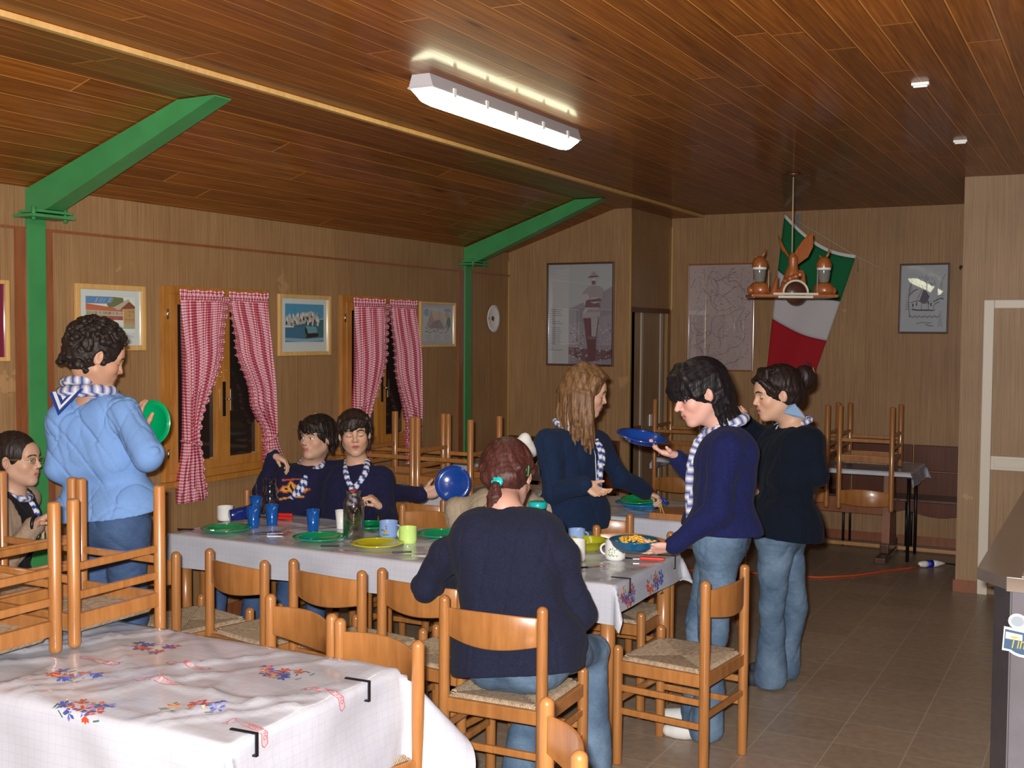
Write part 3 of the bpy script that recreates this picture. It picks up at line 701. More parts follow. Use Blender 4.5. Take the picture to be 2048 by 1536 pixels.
# ------------------------------------------------------------------ green steel frames
def frame_post(y, label):
    t = thing('steel_frame', label, 'steel frame', (XL+.06, y, 0), 0, 'green steel roof frames')
    b = MB(); b.box(-.060, -.036, -.057, .057, 0, 2.42, .004); b.build('post', 'green_paint', t)
    b = MB(); b.box(-.055, .10, -.135, .135, 2.42, 2.436, .002); b.box(-.05, .10, -.10, .115, 2.444, 2.458, .002); b.build('cap_plate', 'green_paint', t)
    x1, z1 = -3.80-(XL+.06), H2-.04
    b = MB(); b.prism([(-.055, 2.455), (.03, 2.455), (.10, 2.462), (1.234, H2-.010), (1.234, H2-.003), (1.0, H2-.006), (-.055, 2.572)], -.055, .055, axis='y'); b.build('rafter', 'green_paint', t)
    for yy in (-.1, .1):
        b = MB(); b.tube([(.06, yy, 2.405), (.06, yy, 2.475)], .011, 6); b.build('bolt', 'green_paint', t)
frame_post(4.205, 'green painted steel post and slanting rafter between the bridge picture and the left edge')
frame_post(8.745, 'green painted steel post and rafter between the small picture and the wall plate')
for i, (y0, y1) in enumerate(((4.08, 4.148), (4.262, 4.315), (8.60, 8.688), (8.802, 8.84))):
    quad_wall('trim_%d' % (8+i), [(XL, XL+.012, y0, y1, 0, 2.362)], 'brown_trim')
# ------------------------------------------------------------------ tube lamps
def tube_lamp(x, y, label, length=1.56):
    t = thing('tube_lamp', label, 'lamp', (x, y, HC), 0, None)
    b = MB(); L = length/2
    b.prism([(-.045, 0), (.045, 0), (.062, -.055), (-.062, -.055)], -L, L, axis='y')
    b.box(-.066, .066, -L-.006, L+.006, -.062, -.052, .004); b.build('housing', 'grey_plastic', t)
    b = MB(); pr = [(.060*math.cos(a), -.06-.062*math.sin(a)) for a in [PI*i/12 for i in range(13)]]
    n = len(pr); vs = []; K = 26
    for j in range(K+1):
        yy = -L+2*L*j/K; e = min(1, min(j, K-j)/1.6*.9+.35)
        if j in (0, K): e = .35
        vs += [(p[0]*(.75+.25*e), yy, -.06+(p[1]+.06)*e) for p in pr]
    b.add(vs, [(j*n+i, j*n+i+1, (j+1)*n+i+1, (j+1)*n+i) for j in range(K) for i in range(n-1)]+[list(range(n)), [K*n+i for i in range(n)][::-1]])
    b.build('diffuser', 'tube_light', t)
    for k in range(5):
        yy = -L+.18+k*(2*L-.36)/4
        for s in (-1, 1):
            b = MB(); b.box(s*.066-.004, s*.066+.004, yy-.012, yy+.012, -.075, -.035, .002); b.build('clip', 'white_plastic', t)
tube_lamp(-2.715, 5.08, 'long ceiling tube lamp glowing white above the dining table')
tube_lamp(-2.3, .1, 'long ceiling tube lamp behind the camera')
for x, y, l in ((-.803, 5.42, 'small white clip on the ceiling boards, the nearer of two'), (-.827, 7.11, 'small white clip on the ceiling boards, the farther of two')):
    b = MB(); b.box(-.038, .038, -.016, .016, -.014, 0, .004); b.box(-.03, .03, -.006, .006, -.022, -.012, .002); o = b.build('ceiling_clip', 'white_plastic'); o.location = (x, y, HC); tag(o, l, 'clip')

# ------------------------------------------------------------------ framed pictures
def picture(kind, label, plane, c0, c1, z0, z1, shapes, fm, fw=.022, mat_col=(.55,.60,.58), inner=None, glass=True, dep=.022):
    """plane 'L' = left wall (c is y), else y of the wall it hangs on (c is x)"""
    if plane == 'L': T = lambda c, z, d: (XL+d, c, z); loc = (XL, (c0+c1)/2, z0)
    else: T = lambda c, z, d: (c, plane-d, z); loc = ((c0+c1)/2, plane, z0)
    t = thing(kind, label, 'picture', loc)
    lb = lambda p: tuple(Vector(p)-Vector(loc))
    b = MB()
    for a, c, e, g in ((c0, c0+fw, z0, z1), (c1-fw, c1, z0, z1), (c0+fw, c1-fw, z0, z0+fw), (c0+fw, c1-fw, z1-fw, z1)):
        p = lb(T(a, e, .0)); q = lb(T(c, g, dep)); lo = [min(p[i], q[i]) for i in range(3)]; hi = [max(p[i], q[i]) for i in range(3)]
        b.box(lo[0], hi[0], lo[1], hi[1], lo[2], hi[2], .005)
    b.build('frame', fm, t)
    m0, m1, n0, n1 = inner or (0, 1, 0, 1)
    def fr(u, v, k):
        c = lerp(c0+fw, c1-fw, u); z = lerp(z0+fw, z1-fw, v); return lb(T(c, z, .008+k*.00004))
    S = [(mat_col, rect(0, 0, 1, 1))]+[(c, [(lerp(m0, m1, u), lerp(n0, n1, v)) for u, v in p]) for c, p in shapes]
    art('print', S, fr, t)
    return t
R_ = random.Random(3)
# covered bridge watercolour
S = [((.62,.66,.62), rect(0,0,1,1)), ((.10,.22,.40), rect(0,.80,.55,1)), ((.13,.16,.08), [(.42,.78),(.55,1),(.75,.98),(.80,.72),(.45,.70)]),
     ((.45,.12,.06), [(0,.62),(0,.80),(.75,.66),(.75,.58)]), ((.40,.36,.26), [(0,.47),(0,.62),(.75,.57),(.75,.47)]), ((.32,.09,.07), [(0,.38),(0,.47),(.75,.46),(.75,.34)]),
     ((.45,.26,.10), rect(.76,.25,1,.72)), ((.20,.07,.04), [(.70,.72),(.85,.92),(1,.74),(1,.68),(.72,.66)]), ((.42,.38,.28), [(.55,.70),(.86,.95),(.9,.9),(.66,.62)]),
     ((.25,.08,.07), [(.05,.38),(.2,.38),(.24,.05),(.10,.05)]), ((.25,.08,.07), [(.42,.38),(.55,.38),(.62,.05),(.46,.05)]), ((.10,.34,.26), rect(0,0,.75,.14)), ((.35,.34,.22), rect(.76,.1,1,.25))]
for i in range(22): x = R_.uniform(.02, .72); S.append(((.18,.16,.10), rect(x, .50, x+.012, .58)))
for i in range(14): S.append(((.12,.16,.25), rect(*(lambda x, y: (x, y, x+.025, y+.04))(R_.choice([.80,.87,.94]), R_.choice([.34,.46,.57])))))
for i in range(10): x = R_.uniform(0,.5); S += [((.28,.36,.50), q) for q in stroke([(x,.83),(x+.05,.97)], .012)]
for k in range(7): S += [((.25,.25,.25), q) for q in stroke([(.72,-.10-k*.035),(.98-R_.random()*.08,-.10-k*.035)], .012)]
picture('framed_picture', 'pale wood framed print of a red covered bridge, behind the curly-haired boy', 'L', 4.461, 4.970, 1.725, 2.098, S, 'pale_frame', .030, inner=(.10, .90, .24, .88))
# snowy mountains photo
S = [((.06,.26,.42), rect(0,0,1,1))]
ridge = [(0,.62),(.05,.70),(.12,.66),(.2,.64),(.27,.72),(.36,.70),(.43,.80),(.48,.74),(.58,.80),(.66,.83),(.74,.80),(.82,.68),(.9,.62),(1,.66),(1,.4),(0,.4)]
S += [((.38,.38,.36), ridge), ((.03,.13,.15), [(0,.42),(.3,.46),(.6,.53),(1,.62),(1,.0),(0,.0)]), ((.04,.14,.25), [(0,.40),(.25,.42),(.5,.40),(.5,.12),(0,.14)]), ((.55,.58,.58), rect(0,.40,.22,.44)),
      ((.12,.30,.38), [(.52,.44),(.80,.42),(.84,.28),(.58,.24)]), ((.02,.012,.01), [(.50,.42),(.52,.24),(.58,.24),(.56,.36)]), ((.02,.012,.01), [(.55,.25),(.86,.25),(.86,.17),(.54,.12)]), ((.20,.36,.48), [(0,.14),(.5,.11),(1,.14),(1,.06),(.5,.03),(0,.06)]), ((.5,.55,.58), rect(0,0,1,.035))]
for i in range(46):
    x = R_.uniform(.0, .85); y = R_.uniform(.46, .72); S.append((R_.choice([(.05,.04,.035),(.5,.5,.48),(.6,.6,.58),(.16,.13,.10)]), [(x,y),(x+.02,y+.09),(x+.05,y+.03),(x+.035,y-.04)]))
picture('framed_picture', 'pale wood framed photograph of snowy mountains and a small hut, between the two windows', 'L', 6.18, 6.762, 1.672, 2.096, S, 'pale_frame', .028, inner=(.09, .91, .16, .90))
# mountain watercolour
S = [((.42,.43,.43), rect(0,0,1,1)), ((.30,.25,.22), [(.12,.42),(.28,.95),(.42,.70),(.50,.42)]), ((.45,.36,.26), [(.28,.92),(.62,.86),(.80,.40),(.40,.45)]), ((.25,.19,.22), [(.15,.38),(.40,.60),(.58,.64),(.75,.35)]), ((.12,.17,.14), blob(.88,.55,.08,.2)), ((.20,.28,.40), blob(.12,.85,.1,.12)), ((.22,.28,.38), blob(.85,.93,.12,.06)), ((.45,.30,.15), blob(.82,.78,.09,.08))]
for i in range(60): S.append((R_.choice([(.25,.30,.18),(.42,.38,.25),(.30,.22,.28),(.18,.22,.25)]), blob(R_.uniform(.08,.92), R_.uniform(.22,.45), .03, .02, 7)))
for k in range(3):
    for j in range(4): S += [((.25,.24,.26), q) for q in stroke([(.06+k*.33,.16-j*.04),(.30+k*.33-R_.random()*.06,.16-j*.04)], .010)]
picture('framed_picture', 'narrow pale framed watercolour of a rocky peak with verses, right of the farther window', 'L', 7.968, 8.538, 1.716, 2.092, S, 'pale_frame', .022, mat_col=(.36,.37,.37), inner=(.06, .94, .10, .92))
picture('framed_picture', 'pale framed picture with a dark red field cut by the left edge', 'L', 3.50, 4.035, 1.68, 2.095, [((.16,.01,.04), rect(0,0,1,1))], 'pale_frame', .022, mat_col=(.16,.01,.04))
# soldier poster
G1, G2, DK, SK = (.30,.29,.31), (.20,.18,.20), (.115,.05,.055), (.42,.42,.42)
S = [((.34,.34,.34), rect(0,0,.325,1)), ((.30,.31,.32), rect(.325,0,1,1)), (G2, [(.325,.0),(.325,.56),(.42,.58),(.55,.62),(.60,.55),(.85,.72),(1,.78),(1,0)]),
     ((.24,.21,.24), [(.325,.14),(.325,.40),(1,.50),(1,.2)]), ((.13,.07,.08), [(.325,.10),(.325,.17),(.7,.15),(1,.14),(1,.06),(.6,.02)]), ((.10,.05,.06), [(.88,.10),(1,.16),(1,.10)])]
for i in range(220):
    x = R_.uniform(.33, .98); y = R_.uniform(.01, .42)**1.0; S.append((R_.choice([(.36,.33,.36),(.28,.25,.28),(.15,.10,.12),(.20,.16,.19),(.40,.38,.38)]), blob(x, y, R_.uniform(.006,.018), R_.uniform(.003,.009), 6)))
S += [(DK, [(.565,.46),(.61,.24),(.655,.04),(.755,.04),(.765,.25),(.80,.46)]), ((.29,.28,.29), [(.68,.47),(.69,.28),(.755,.26),(.79,.47)]), ((.17,.10,.11), [(.62,.28),(.63,.25),(.76,.25),(.755,.28)]), ((.30,.27,.28), [(.55,.50),(.54,.46),(.82,.48),(.82,.54),(.56,.54)]),
      ((.235,.205,.215), [(.56,.52),(.60,.64),(.50,.66),(.55,.72),(.62,.77),(.70,.79),(.80,.78),(.87,.75),(.86,.66),(.80,.60),(.81,.52)]), (DK, [(.58,.57),(.60,.63),(.80,.62),(.82,.57)]), ((.33,.30,.30), blob(.58,.67,.075,.035)), (G1, blob(.74,.64,.09,.03)), (DK, [(.60,.64),(.62,.62),(.84,.63),(.82,.66)]),
      ((.30,.26,.26), blob(.715,.83,.048,.045, 14, .03)), (DK, blob(.715,.815,.03,.02)), (DK, [(.62,.862),(.80,.872),(.78,.885),(.65,.88)]), ((.22,.20,.20), [(.66,.88),(.69,.92),(.73,.925),(.765,.885)]), ((.40,.38,.38), blob(.72,.845,.025,.012)),
      ((.36,.34,.35), [(.56,.50),(.64,.545),(.60,.555),(.55,.52)]), (DK, [(.62,.0+.06),(.60,.03),(.74,.03),(.76,.06)]), ((.14,.06,.07), [(.56,.46),(.62,.28),(.66,.28),(.68,.46)])]
for k in range(21):
    y = .545-k*.0205
    if k in (4, 5, 8, 18, 19): w_ = R_.uniform(.03, .07)
    else: w_ = R_.uniform(.15, .21)
    x = .03
    while x < .03+w_:
        l = R_.uniform(.008, .02); S.append(((.13,.13,.15), rect(x, y, x+l, y+.007))); x += l+.005
picture('poster_frame', 'dark framed sepia poster of a standing soldier with folded arms and a column of text', YP, -4.644, -3.975, 1.541, 2.478, S, 'dark_wood', .018, inner=(0,1,0,1), dep=.02)
# map
S = []
for i in range(46):
    x, y = R_.random(), R_.random(); a = R_.uniform(0, 6.28); pts = [(x, y)]
    for k in range(7):
        a += R_.uniform(-.6, .6); x += .05*math.cos(a); y += .035*math.sin(a)
        if .02 < x < .98 and .02 < y < .98: pts.append((x, y))
        else: break
    if len(pts) > 1: S += [(R_.choice([(.10,.10,.13),(.18,.14,.18),(.14,.09,.09)]), q) for q in stroke(pts, R_.uniform(.0035, .007))]
for i in range(240): x, y = R_.uniform(.03,.95), R_.uniform(.03,.97); S.append(((.11,.11,.14), rect(x, y, x+R_.uniform(.008,.028), y+.005)))
picture('map_frame', 'thin brown framed pale pinkish map covered in fine dark lines', YD, -3.651, -3.000, 1.489, 2.505, S, 'brown_trim', .014, mat_col=(.36,.28,.27), inner=(0,1,0,1))
# cottage drawing
K = (.03,.03,.05); S = []
def st(pts, w=.012, c=K): 
    for q in stroke(pts, w): S.append((c, q))
st([(.2,.22),(.17,.40),(.18,.6),(.24,.78)], .012); st([(.18,.55),(.28,.62),(.36,.64)], .014); st([(.22,.44),(.36,.47),(.42,.46)], .012); st([(.24,.34),(.36,.325),(.62,.325),(.72,.32)], .02)
S.append(((.07,.07,.10), [(.40,.46),(.49,.65),(.53,.63),(.62,.53),(.56,.43),(.48,.42)])); st([(.36,.50),(.48,.67),(.60,.52)], .010); st([(.45,.44),(.45,.33)], .01); st([(.60,.42),(.60,.34)], .01)
for x, y in ((.25,.40),(.33,.42),(.58,.44),(.64,.41)): S.append((K, rect(x, y-.025, x+.03, y+.025)))
st([(.75,.32),(.70,.36),(.74,.42),(.84,.45)], .012); st([(.70,.45),(.85,.50),(.92,.49)], .016); st([(.78,.46),(.82,.6),(.88,.78),(.95,.86)], .008)
for x0, y0, s in ((.20,.80,.05),(.88,.72,.04),(.86,.30,.05),(.15,.55,.05)):
    for k in range(7):
        y = y0-k*.035; st([(x0-s*(.4+k*.12), y-.012), (x0, y+.01), (x0+s*(.4+k*.12), y-.012)], .006)
for i in range(24): x = R_.uniform(.38,.72); y = R_.uniform(.70,.88); st([(x,y),(x+R_.uniform(.02,.06), y-R_.uniform(.03,.08))], .007, (.10,.09,.09))
for i in range(40): x = .18+i*.0165; y = .22+.01*math.sin(i); st([(x,y),(x+.012,y+R_.uniform(.01,.025)),(x+.018,y-.004)], .007)
st([(.35,.12),(.45,.14),(.68,.13)], .008); st([(.55,.11),(.64,.09),(.72,.085)], .01)
dr_ = picture('framed_drawing', 'black framed ink drawing of a little chapel and fir trees near the right corner', YD, -1.703, -1.285, 1.855, 2.466, S, 'dark_wood', .016, mat_col=(.34,.37,.40), inner=(0,1,0,1))
dr_.rotation_euler = (-.0365, 0, -.041); dr_.location.y -= .035   # hangs slightly tilted back
# wall plate
t = thing('wall_plate', 'white oval ceramic plate with a dark animal motif, hung beyond the farther green post', 'plate', (XL+.005, 9.205, 1.966))
rx = rotm('Y', PI/2)
b = MB(); b.lathe([(0, .002), (.085, .004), (.098, .012), (.124, .020), (.124, .024), (.095, .016), (0, .006)], 36, rot=rx); b.build('dish', 'white_paint', t)
S = [((.015,.03,.02), blob(.5,.55,.22,.14)), ((.015,.03,.02), blob(.30,.42,.08,.14)), ((.08,.03,.02), blob(.60,.46,.14,.10)), ((.10,.18,.14), blob(.5,.85,.12,.04)), ((.10,.16,.13), blob(.52,.15,.14,.03)), ((.04,.01,.01), blob(.10,.5,.03,.05))]
art('motif', S, lambda u, v, k: (.0085+(.010 if abs(u-.5) > .36 else 0)+k*.0002, (u-.5)*.23, (v-.5)*.23), t)
# ------------------------------------------------------------------ rush-seated chairs
def make_chair():
    t = thing('dining_chair', '', 'chair'); W_, D_ = .205, .20
    def post(x, y, z1, r=.0215):
        b = MB(); pr = [(0, 0), (r*.8, 0), (r, .006), (r, z1-r*.9)]+[(r*math.cos(a), z1-r*.9+r*.9*math.sin(a)) for a in [PI/2*i/6 for i in range(1, 7)]]
        b.lathe(pr, 18, at=(x, y, 0)); return b
    for x in (-W_, W_):
        post(x, -D_, .843).build('leg', 'beech', t)
        post(x, D_, .516).build('leg', 'beech', t)
    def bar(name, x0, x1, y0, y1, z0, z1): b = MB(); b.box(x0, x1, y0, y1, z0, z1, .006); b.build(name, 'beech', t)
    for x in (-W_, W_):
        bar('seat_rail', x-.011, x+.011, -D_+.012, D_-.012, .398, .452)
        for z in (.235, .335): bar('stretcher', x-.009, x+.009, -D_+.012, D_-.012, z-.014, z+.014)
    for y in (-D_, D_):
        bar('seat_rail', -W_+.012, W_-.012, y-.011, y+.011, .398, .452); bar('stretcher', -W_+.012, W_-.012, y-.009, y+.009, .265, .293)
    # woven rush pad: four triangles meeting at a shallow centre
    b = MB()
    def pad(u, v):
        x, y = (u-.5)*2, (v-.5)*2; m_ = max(abs(x), abs(y)); e = 1-abs(m_)
        z = .470-.012*(1-m_)**.7*1.0; 
        if m_ > .93: z = .470-.016*((m_-.93)/.07)**2
        d = abs(abs(x)-abs(y)); z -= .0035*math.exp(-(d/.03)**2)*(1-.3*m_)
        lim = .955; cx = x
        if abs(x) > .86 and abs(y) > .86: z -= .010
        return (x*(W_-.004), y*(D_-.004), z)
    b.grid(pad, 44, 44); b.build('seat', 'rush_seat', t)
    b = MB(); b.box(-W_+.01, W_-.01, -D_+.01, D_-.01, .44, .456); b.build('seat_base', 'rush_seat', t)
    # bent plywood back rest
    b = MB(); n = 22; T = .010
    def br(u, s, k):
        a = (u-.5)*2; x = a*(W_-.010); y = -D_-.048*(1-a*a)**1.0+.004
        zt = .797+.010*math.cos(a*PI/2); zb = .690-.022*math.cos(a*PI/2)
        return (x, y+(T/2 if k else -T/2), zb+(zt-zb)*s)
    vs = []
    S_ = [0, .04, .5, .96, 1]
    ring = [(s, 1) for s in S_]+[(s, 0) for s in S_[::-1]]
    for i in range(n+1):
        for s, k in ring:
            p = br(i/n, s, k)
            if s in (0, 1): p = (p[0], p[1]+(-.003 if k else .003), p[2])
            vs.append(p)
    m_ = len(ring)
    fs = [(i*m_+j, i*m_+(j+1) % m_, (i+1)*m_+(j+1) % m_, (i+1)*m_+j) for i in range(n) for j in range(m_)]+[list(range(m_))[::-1], [n*m_+j for j in range(m_)]]
    b.add(vs, fs); b.build('backrest', 'beech', t)
    return t
CH0 = make_chair(); CH_USED = [0]
def chair(x, y, deg, label, group, flip=False, z=0):
    c = CH0 if not CH_USED[0] else copy_tree(CH0); CH_USED[0] += 1
    c.location = (x, y, z)
    c.rotation_euler = (PI, 0, math.radians(deg)) if flip else (0, 0, math.radians(deg))
    tag(c, label, 'chair', group); return c
def rear(mx, my, deg, label, group, z=0):
    a = math.radians(deg); return chair(mx-math.sin(a)*.2, my+math.cos(a)*.2, deg, label, group)
GN, GF, GS, GB = 'chairs along the near side of the dining table', 'chairs along the far side of the dining table', 'chairs standing apart', 'chairs at the nearest table'
rear(-3.95, 3.93, -14, 'chair at the left end of the near row, half hidden behind the upturned chairs', GN)
rear(-3.475, 3.97, -13, 'second chair from the left in the near row, right of the upturned chairs', GN)
rear(-2.985, 3.985, -8, 'middle chair of the near row, in front of the green plate and water jar', GN)
rear(-2.535, 4.03, -4, 'chair tucked just left of the woman in the dark fleece', GN)
rear(-2.042, 3.748, 2, 'chair carrying the woman with the ponytail', GN)
rear(-2.642, 3.365, 161, 'chair with round-topped back behind the nearest table, the left one of two', GB)
rear(-2.187, 3.203, 164, 'chair with round-topped back behind the nearest table, by its right corner', GB)
rear(-1.242, 2.66, 127, 'chair nearest the camera at the bottom edge, its curved back seen side-on', GS)
chair(-1.63, 4.703, 84, 'empty chair standing at the right end of the dining table', GS)
chair(-4.66, 5.46, 180, 'chair under the boy with the flame print sweatshirt, by the wall', GF)
chair(-4.04, 5.56, 180, 'chair under the boy with closed eyes and striped scarf', GF)
chair(-3.46, 5.42, 180, 'empty chair tucked under the far side, left of the person in beige', GF)
chair(-2.93, 5.62, 180, 'chair under the person in beige behind the woman with the ponytail', GF)
chair(-2.18, 5.31, 180, 'empty chair tucked under the far side near the right table corner', GF)
chair(-3.76, 6.10, 0, 'chair at the second table, back to camera, right of the boy with closed eyes', 'chairs at the second row of tables')
chair(-2.59, 6.14, 3, 'chair at the second table, behind the long-haired girl', 'chairs at the second row of tables')
chair(-4.62, 3.68, -75, 'chair under the boy with glasses at the left edge', GS)
UP = .516+.753
# upturned chairs on the tables; the seat lies on the table top and the legs point up
def up(x, y, deg, label, group): return chair(x, y, deg, label, group, True, UP)
GU = 'chairs upturned on the nearest table'
up(-3.345, 2.965, 0, 'upturned chair on the nearest table, the one closest to the blue-shirted boy', GU)
up(-3.80, 2.965, 0, 'upturned chair on the nearest table, far side by the left edge', GU)
up(-3.345, 2.485, 180, 'upturned chair on the nearest table, near side with a thick leg at the table middle', GU)
up(-3.80, 2.485, 180, 'upturned chair on the nearest table, near side cut by the left edge', GU)
GM = 'chairs upturned on the second row of tables'
up(-3.955, 6.765, 180, 'upturned chair on the second table, rightmost of the three', GM)
up(-4.405, 6.765, 180, 'upturned chair on the second table, middle of the three', GM)
up(-4.81, 6.765, 180, 'upturned chair on the second table, by the window wall', GM)
GR = 'chairs upturned on the far table'
for x, l in ((-1.765, 'upturned chair on the far table, rightmost of four'), (-2.275, 'upturned chair on the far table, just right of the girl with the hair bun'), (-2.83, 'upturned chair on the far table, between the two girls in navy'), (-3.36, 'upturned chair on the far table, leftmost of four by the brown door')):
    up(x, 9.695, 180, l, GR)

# ------------------------------------------------------------------ tables and tablecloths
def table(x0, x1, y0, y1, label, group, h=.745, r=.034):
    t = thing('dining_table', label, 'table', ((x0+x1)/2, (y0+y1)/2, 0), 0, group); a, c = (x1-x0)/2, (y1-y0)/2
    b = MB(); b.box(-a, a, -c, c, h-.024, h, .004); b.build('tabletop', 'table_wood', t)
    for s in (-1, 1):
        b = MB(); b.box(-a+.07, a-.07, s*(c-.05)-.01, s*(c-.05)+.01, h-.10, h-.024); b.build('apron', 'table_wood', t)
        b = MB(); b.box(s*(a-.05)-.01, s*(a-.05)+.01, -c+.06, c-.06, h-.10, h-.024); b.build('apron', 'table_wood', t)
        for q in (-1, 1):
            b = MB(); b.tube([(s*(a-.05), q*(c-.055), 0), (s*(a-.05), q*(c-.055), h-.024)], r, 20); b.build('leg', 'beech', t)
    return t
class Cloth:
    def __init__(s, x0, x1, y0, y1, ov, seed, z=.748, wr=.003, flare=.36):
        s.x0, s.x1, s.y0, s.y1, s.ov, s.z, s.flare = x0, x1, y0, y1, ov, z, flare
        s.w = waves(seed, 7, 6, 26, wr/2.2, (.4, 1, 0)); s.w2 = waves(seed+5, 5, 8, 22, .006, (1, 1, .2)); s.w3 = creases(seed, 5, wr*1.5, 3, 9, (.3, 1, 0))
    def P(s, a, b, off=0.):
        """a, b: position on the spread-out cloth -> point in the room"""
        dx = max(s.x0-a, a-s.x1, 0); dy = max(s.y0-b, b-s.y1, 0)
        nx = -1 if a < s.x0 else 1; ny = -1 if b < s.y0 else 1
        x = min(max(a, s.x0), s.x1); y = min(max(b, s.y0), s.y1)
        if dx == 0 and dy == 0:
            e = min(a-s.x0, s.x1-a, b-s.y0, s.y1-b)
            return (x, y, s.z+(abs(s.w(a, b, 0))-s.w3(a, b, 0))*min(1, e/.04)+.0008+off)
        m_ = min(dx, dy); M_ = max(dx, dy)
        out = .008+.05*M_+off; fold = s.w2(a, b, 0)*min(1, M_/.08)
        ox = oy = 0
        if dx > 0 and dy > 0:
            th = math.atan2(dy, dx); r = math.hypot(dx, dy); q = math.sin(2*th); o_ = .008+.05*r+off+s.flare*r*q*q
            ox = nx*o_*math.cos(th); oy = ny*o_*math.sin(th); z = s.z-r*(1-.10*q)
        elif dx > 0: ox = nx*(out+fold); z = s.z-dx
        else: oy = ny*(out+fold); z = s.z-dy
        return (x+ox, y+oy, z+.0008)
    def build(s, label, step=.02):
        l, r, n_, f = s.ov
        def ticks(p0, p1, a, c):
            L = list(np.arange(p0-a, p0, step))+list(np.linspace(p0, p1, int((p1-p0)/step)+1))+list(np.arange(p1+step, p1+c+1e-6, step)); 
            return L
        X = ticks(s.x0, s.x1, l, r); Y = ticks(s.y0, s.y1, n_, f)
        b = MB(); nu, nv = len(X)-1, len(Y)-1
        b.grid(lambda u, v: s.P(X[int(round(u*nu))], Y[int(round(v*nv))]), nu, nv, lambda u, v: (X[int(round(u*nu))], Y[int(round(v*nv))]))
        s.mb = b; s.label = label; s.prints = []
        return s
    def print_polys(s, polys, cx, cy, ang, col, sc=1., k=1):
        ca, sa = math.cos(ang), math.sin(ang)
        for p in polys:
            pts = []
            for u, v in p:
                u *= sc; v *= sc; a = cx+u*ca-v*sa; b_ = cy+u*sa+v*ca; pts.append(s.P(a, b_, .0010+.0002*k))
            s.prints.append((col, pts))
    def flowers(s, cx, cy, ang=0, sc=1.):
        r = random.Random(int(cx*100+cy*77)); 
        for i in range(12):
            u, v = r.uniform(-.085, .085), r.uniform(-.045, .045); red = (i % 2 == 0)
            for k in range(6):
                a = k*PI/3+r.random(); c = (.50,.07,.03) if red else (.06,.08,.30)
                if r.random() < .2: c = (.65,.35,.12) if red else (.18,.20,.42)
                s.print_polys([[(u, v), (u+.018*math.cos(a-.35), v+.018*math.sin(a-.35)), (u+.026*math.cos(a), v+.026*math.sin(a)), (u+.018*math.cos(a+.35), v+.018*math.sin(a+.35))]], cx, cy, ang, c, sc, 1+i*.2)
        for i in range(8):
            u, v = r.uniform(-.1, .1), r.uniform(-.05, .05); a = r.uniform(0, 6.3)
            s.print_polys(stroke([(u, v), (u+.025*math.cos(a), v+.025*math.sin(a))], .005), cx, cy, ang, (.05,.14,.08), sc, .5)
    def banner(s, cx, cy, ang=0, sc=1.):
        red = (.45,.03,.06); 
        out = [(-.11+.22*i/14, .016+.008*math.sin(i/14*2*PI)) for i in range(15)]; lo = [(p[0], p[1]-.034) for p in out]
        s.print_polys([[out[i], out[i+1], lo[i+1], lo[i]] for i in range(14)], cx, cy, ang, (.52,.40,.42), sc, .6)
        for L in (out, lo, [out[0], (-.118, out[0][1]-.017), lo[0]], [out[-1], (.122, out[-1][1]-.02), lo[-1]], [(-.10, lo[0][1]), (-.125, lo[0][1]-.012), (-.12, -.002)]): s.print_polys(stroke(L, .0035), cx, cy, ang, red, sc, 1)
        T = text_polys('Buon APPETITO', .030)
        s.print_polys([[(u*.9, v+.008*math.sin((u*.9+.11)/.22*2*PI)) for u, v in p] for p in T], cx, cy, ang, red, sc, 1.4)
    def finish(s):
        bx = ((s.x0+s.x1)/2, (s.y0+s.y1)/2, s.z)
        mb = s.mb; mb.cur = (1,1,1); mb.m = 1
        for col, pts in s.prints: mb.add(pts, [list(range(len(pts)))], smooth=False, col=col)
        o = mb.build('tablecloth', ['vinyl_tablecloth', 'cloth_print'], base=bx, col=True, uv=True)
        return tag(o, s.label, 'tablecloth', 'printed vinyl tablecloths')
GT = 'wooden tables with round legs'
table(-3.22, -2.06, 2.32, 3.11, 'nearest table at the lower left, under upturned chairs', GT)
table(-4.40, -3.24, 2.32, 3.11, 'nearest table at the left edge, pushed against the one with the bare corner', GT)
cl = Cloth(-4.41, -2.05, 2.31, 3.12, (.05, .36, .26, .20), 3, wr=.008, flare=.75).build('white printed vinyl cloth over the nearest table, with flowers and Buon Appetito banners')
for x, y, a in ((-2.908, 2.54, .1), (-2.331, 2.50, .1), (-2.335, 2.88, .1), (-2.921, 2.90, .1), (-1.83, 2.55, 1.4), (-2.62, 2.34, .1), (-3.6, 2.7, 0)): cl.flowers(x, y, a)
for x, y, a in ((-2.657, 2.80, PI+.05), (-2.60, 2.615, .1), (-2.95, 2.70, PI), (-2.09, 2.80, .02), (-2.09, 2.45, .02), (-3.3, 2.5, 0)): cl.banner(x, y, a, .72)
cl.finish()
table(-3.19, -1.91, 4.61, 5.43, 'long dining table, right-hand half with the pasta bowl', GT)
table(-4.49, -3.21, 4.61, 5.43, 'long dining table, left-hand half with the white mug', GT)
cl = Cloth(-4.50, -1.90, 4.60, 5.44, (.12, .13, .17, .15), 8, wr=.004).build('white printed vinyl cloth along the laid dining table')
for x, y, a in ((-3.968, 4.90, .1), (-3.5, 5.2, 0), (-2.9, 4.95, 0), (-1.83, 4.72, 1.3), (-1.83, 5.06, 1.3), (-2.55, 4.78, 0), (-4.3, 5.25, 0)): cl.flowers(x, y, a)
for x, y, a in ((-4.05, 5.2, 0), (-2.13, 4.95, 1.2), (-1.95, 4.98, 1.4), (-2.8, 4.72, 0), (-3.35, 4.62, 0), (-2.6, 5.2, 0)): cl.banner(x, y, a, .62)
cl.finish()
table(-4.97, -3.46, 6.60, 7.38, 'second-row table by the windows, under upturned chairs', GT)
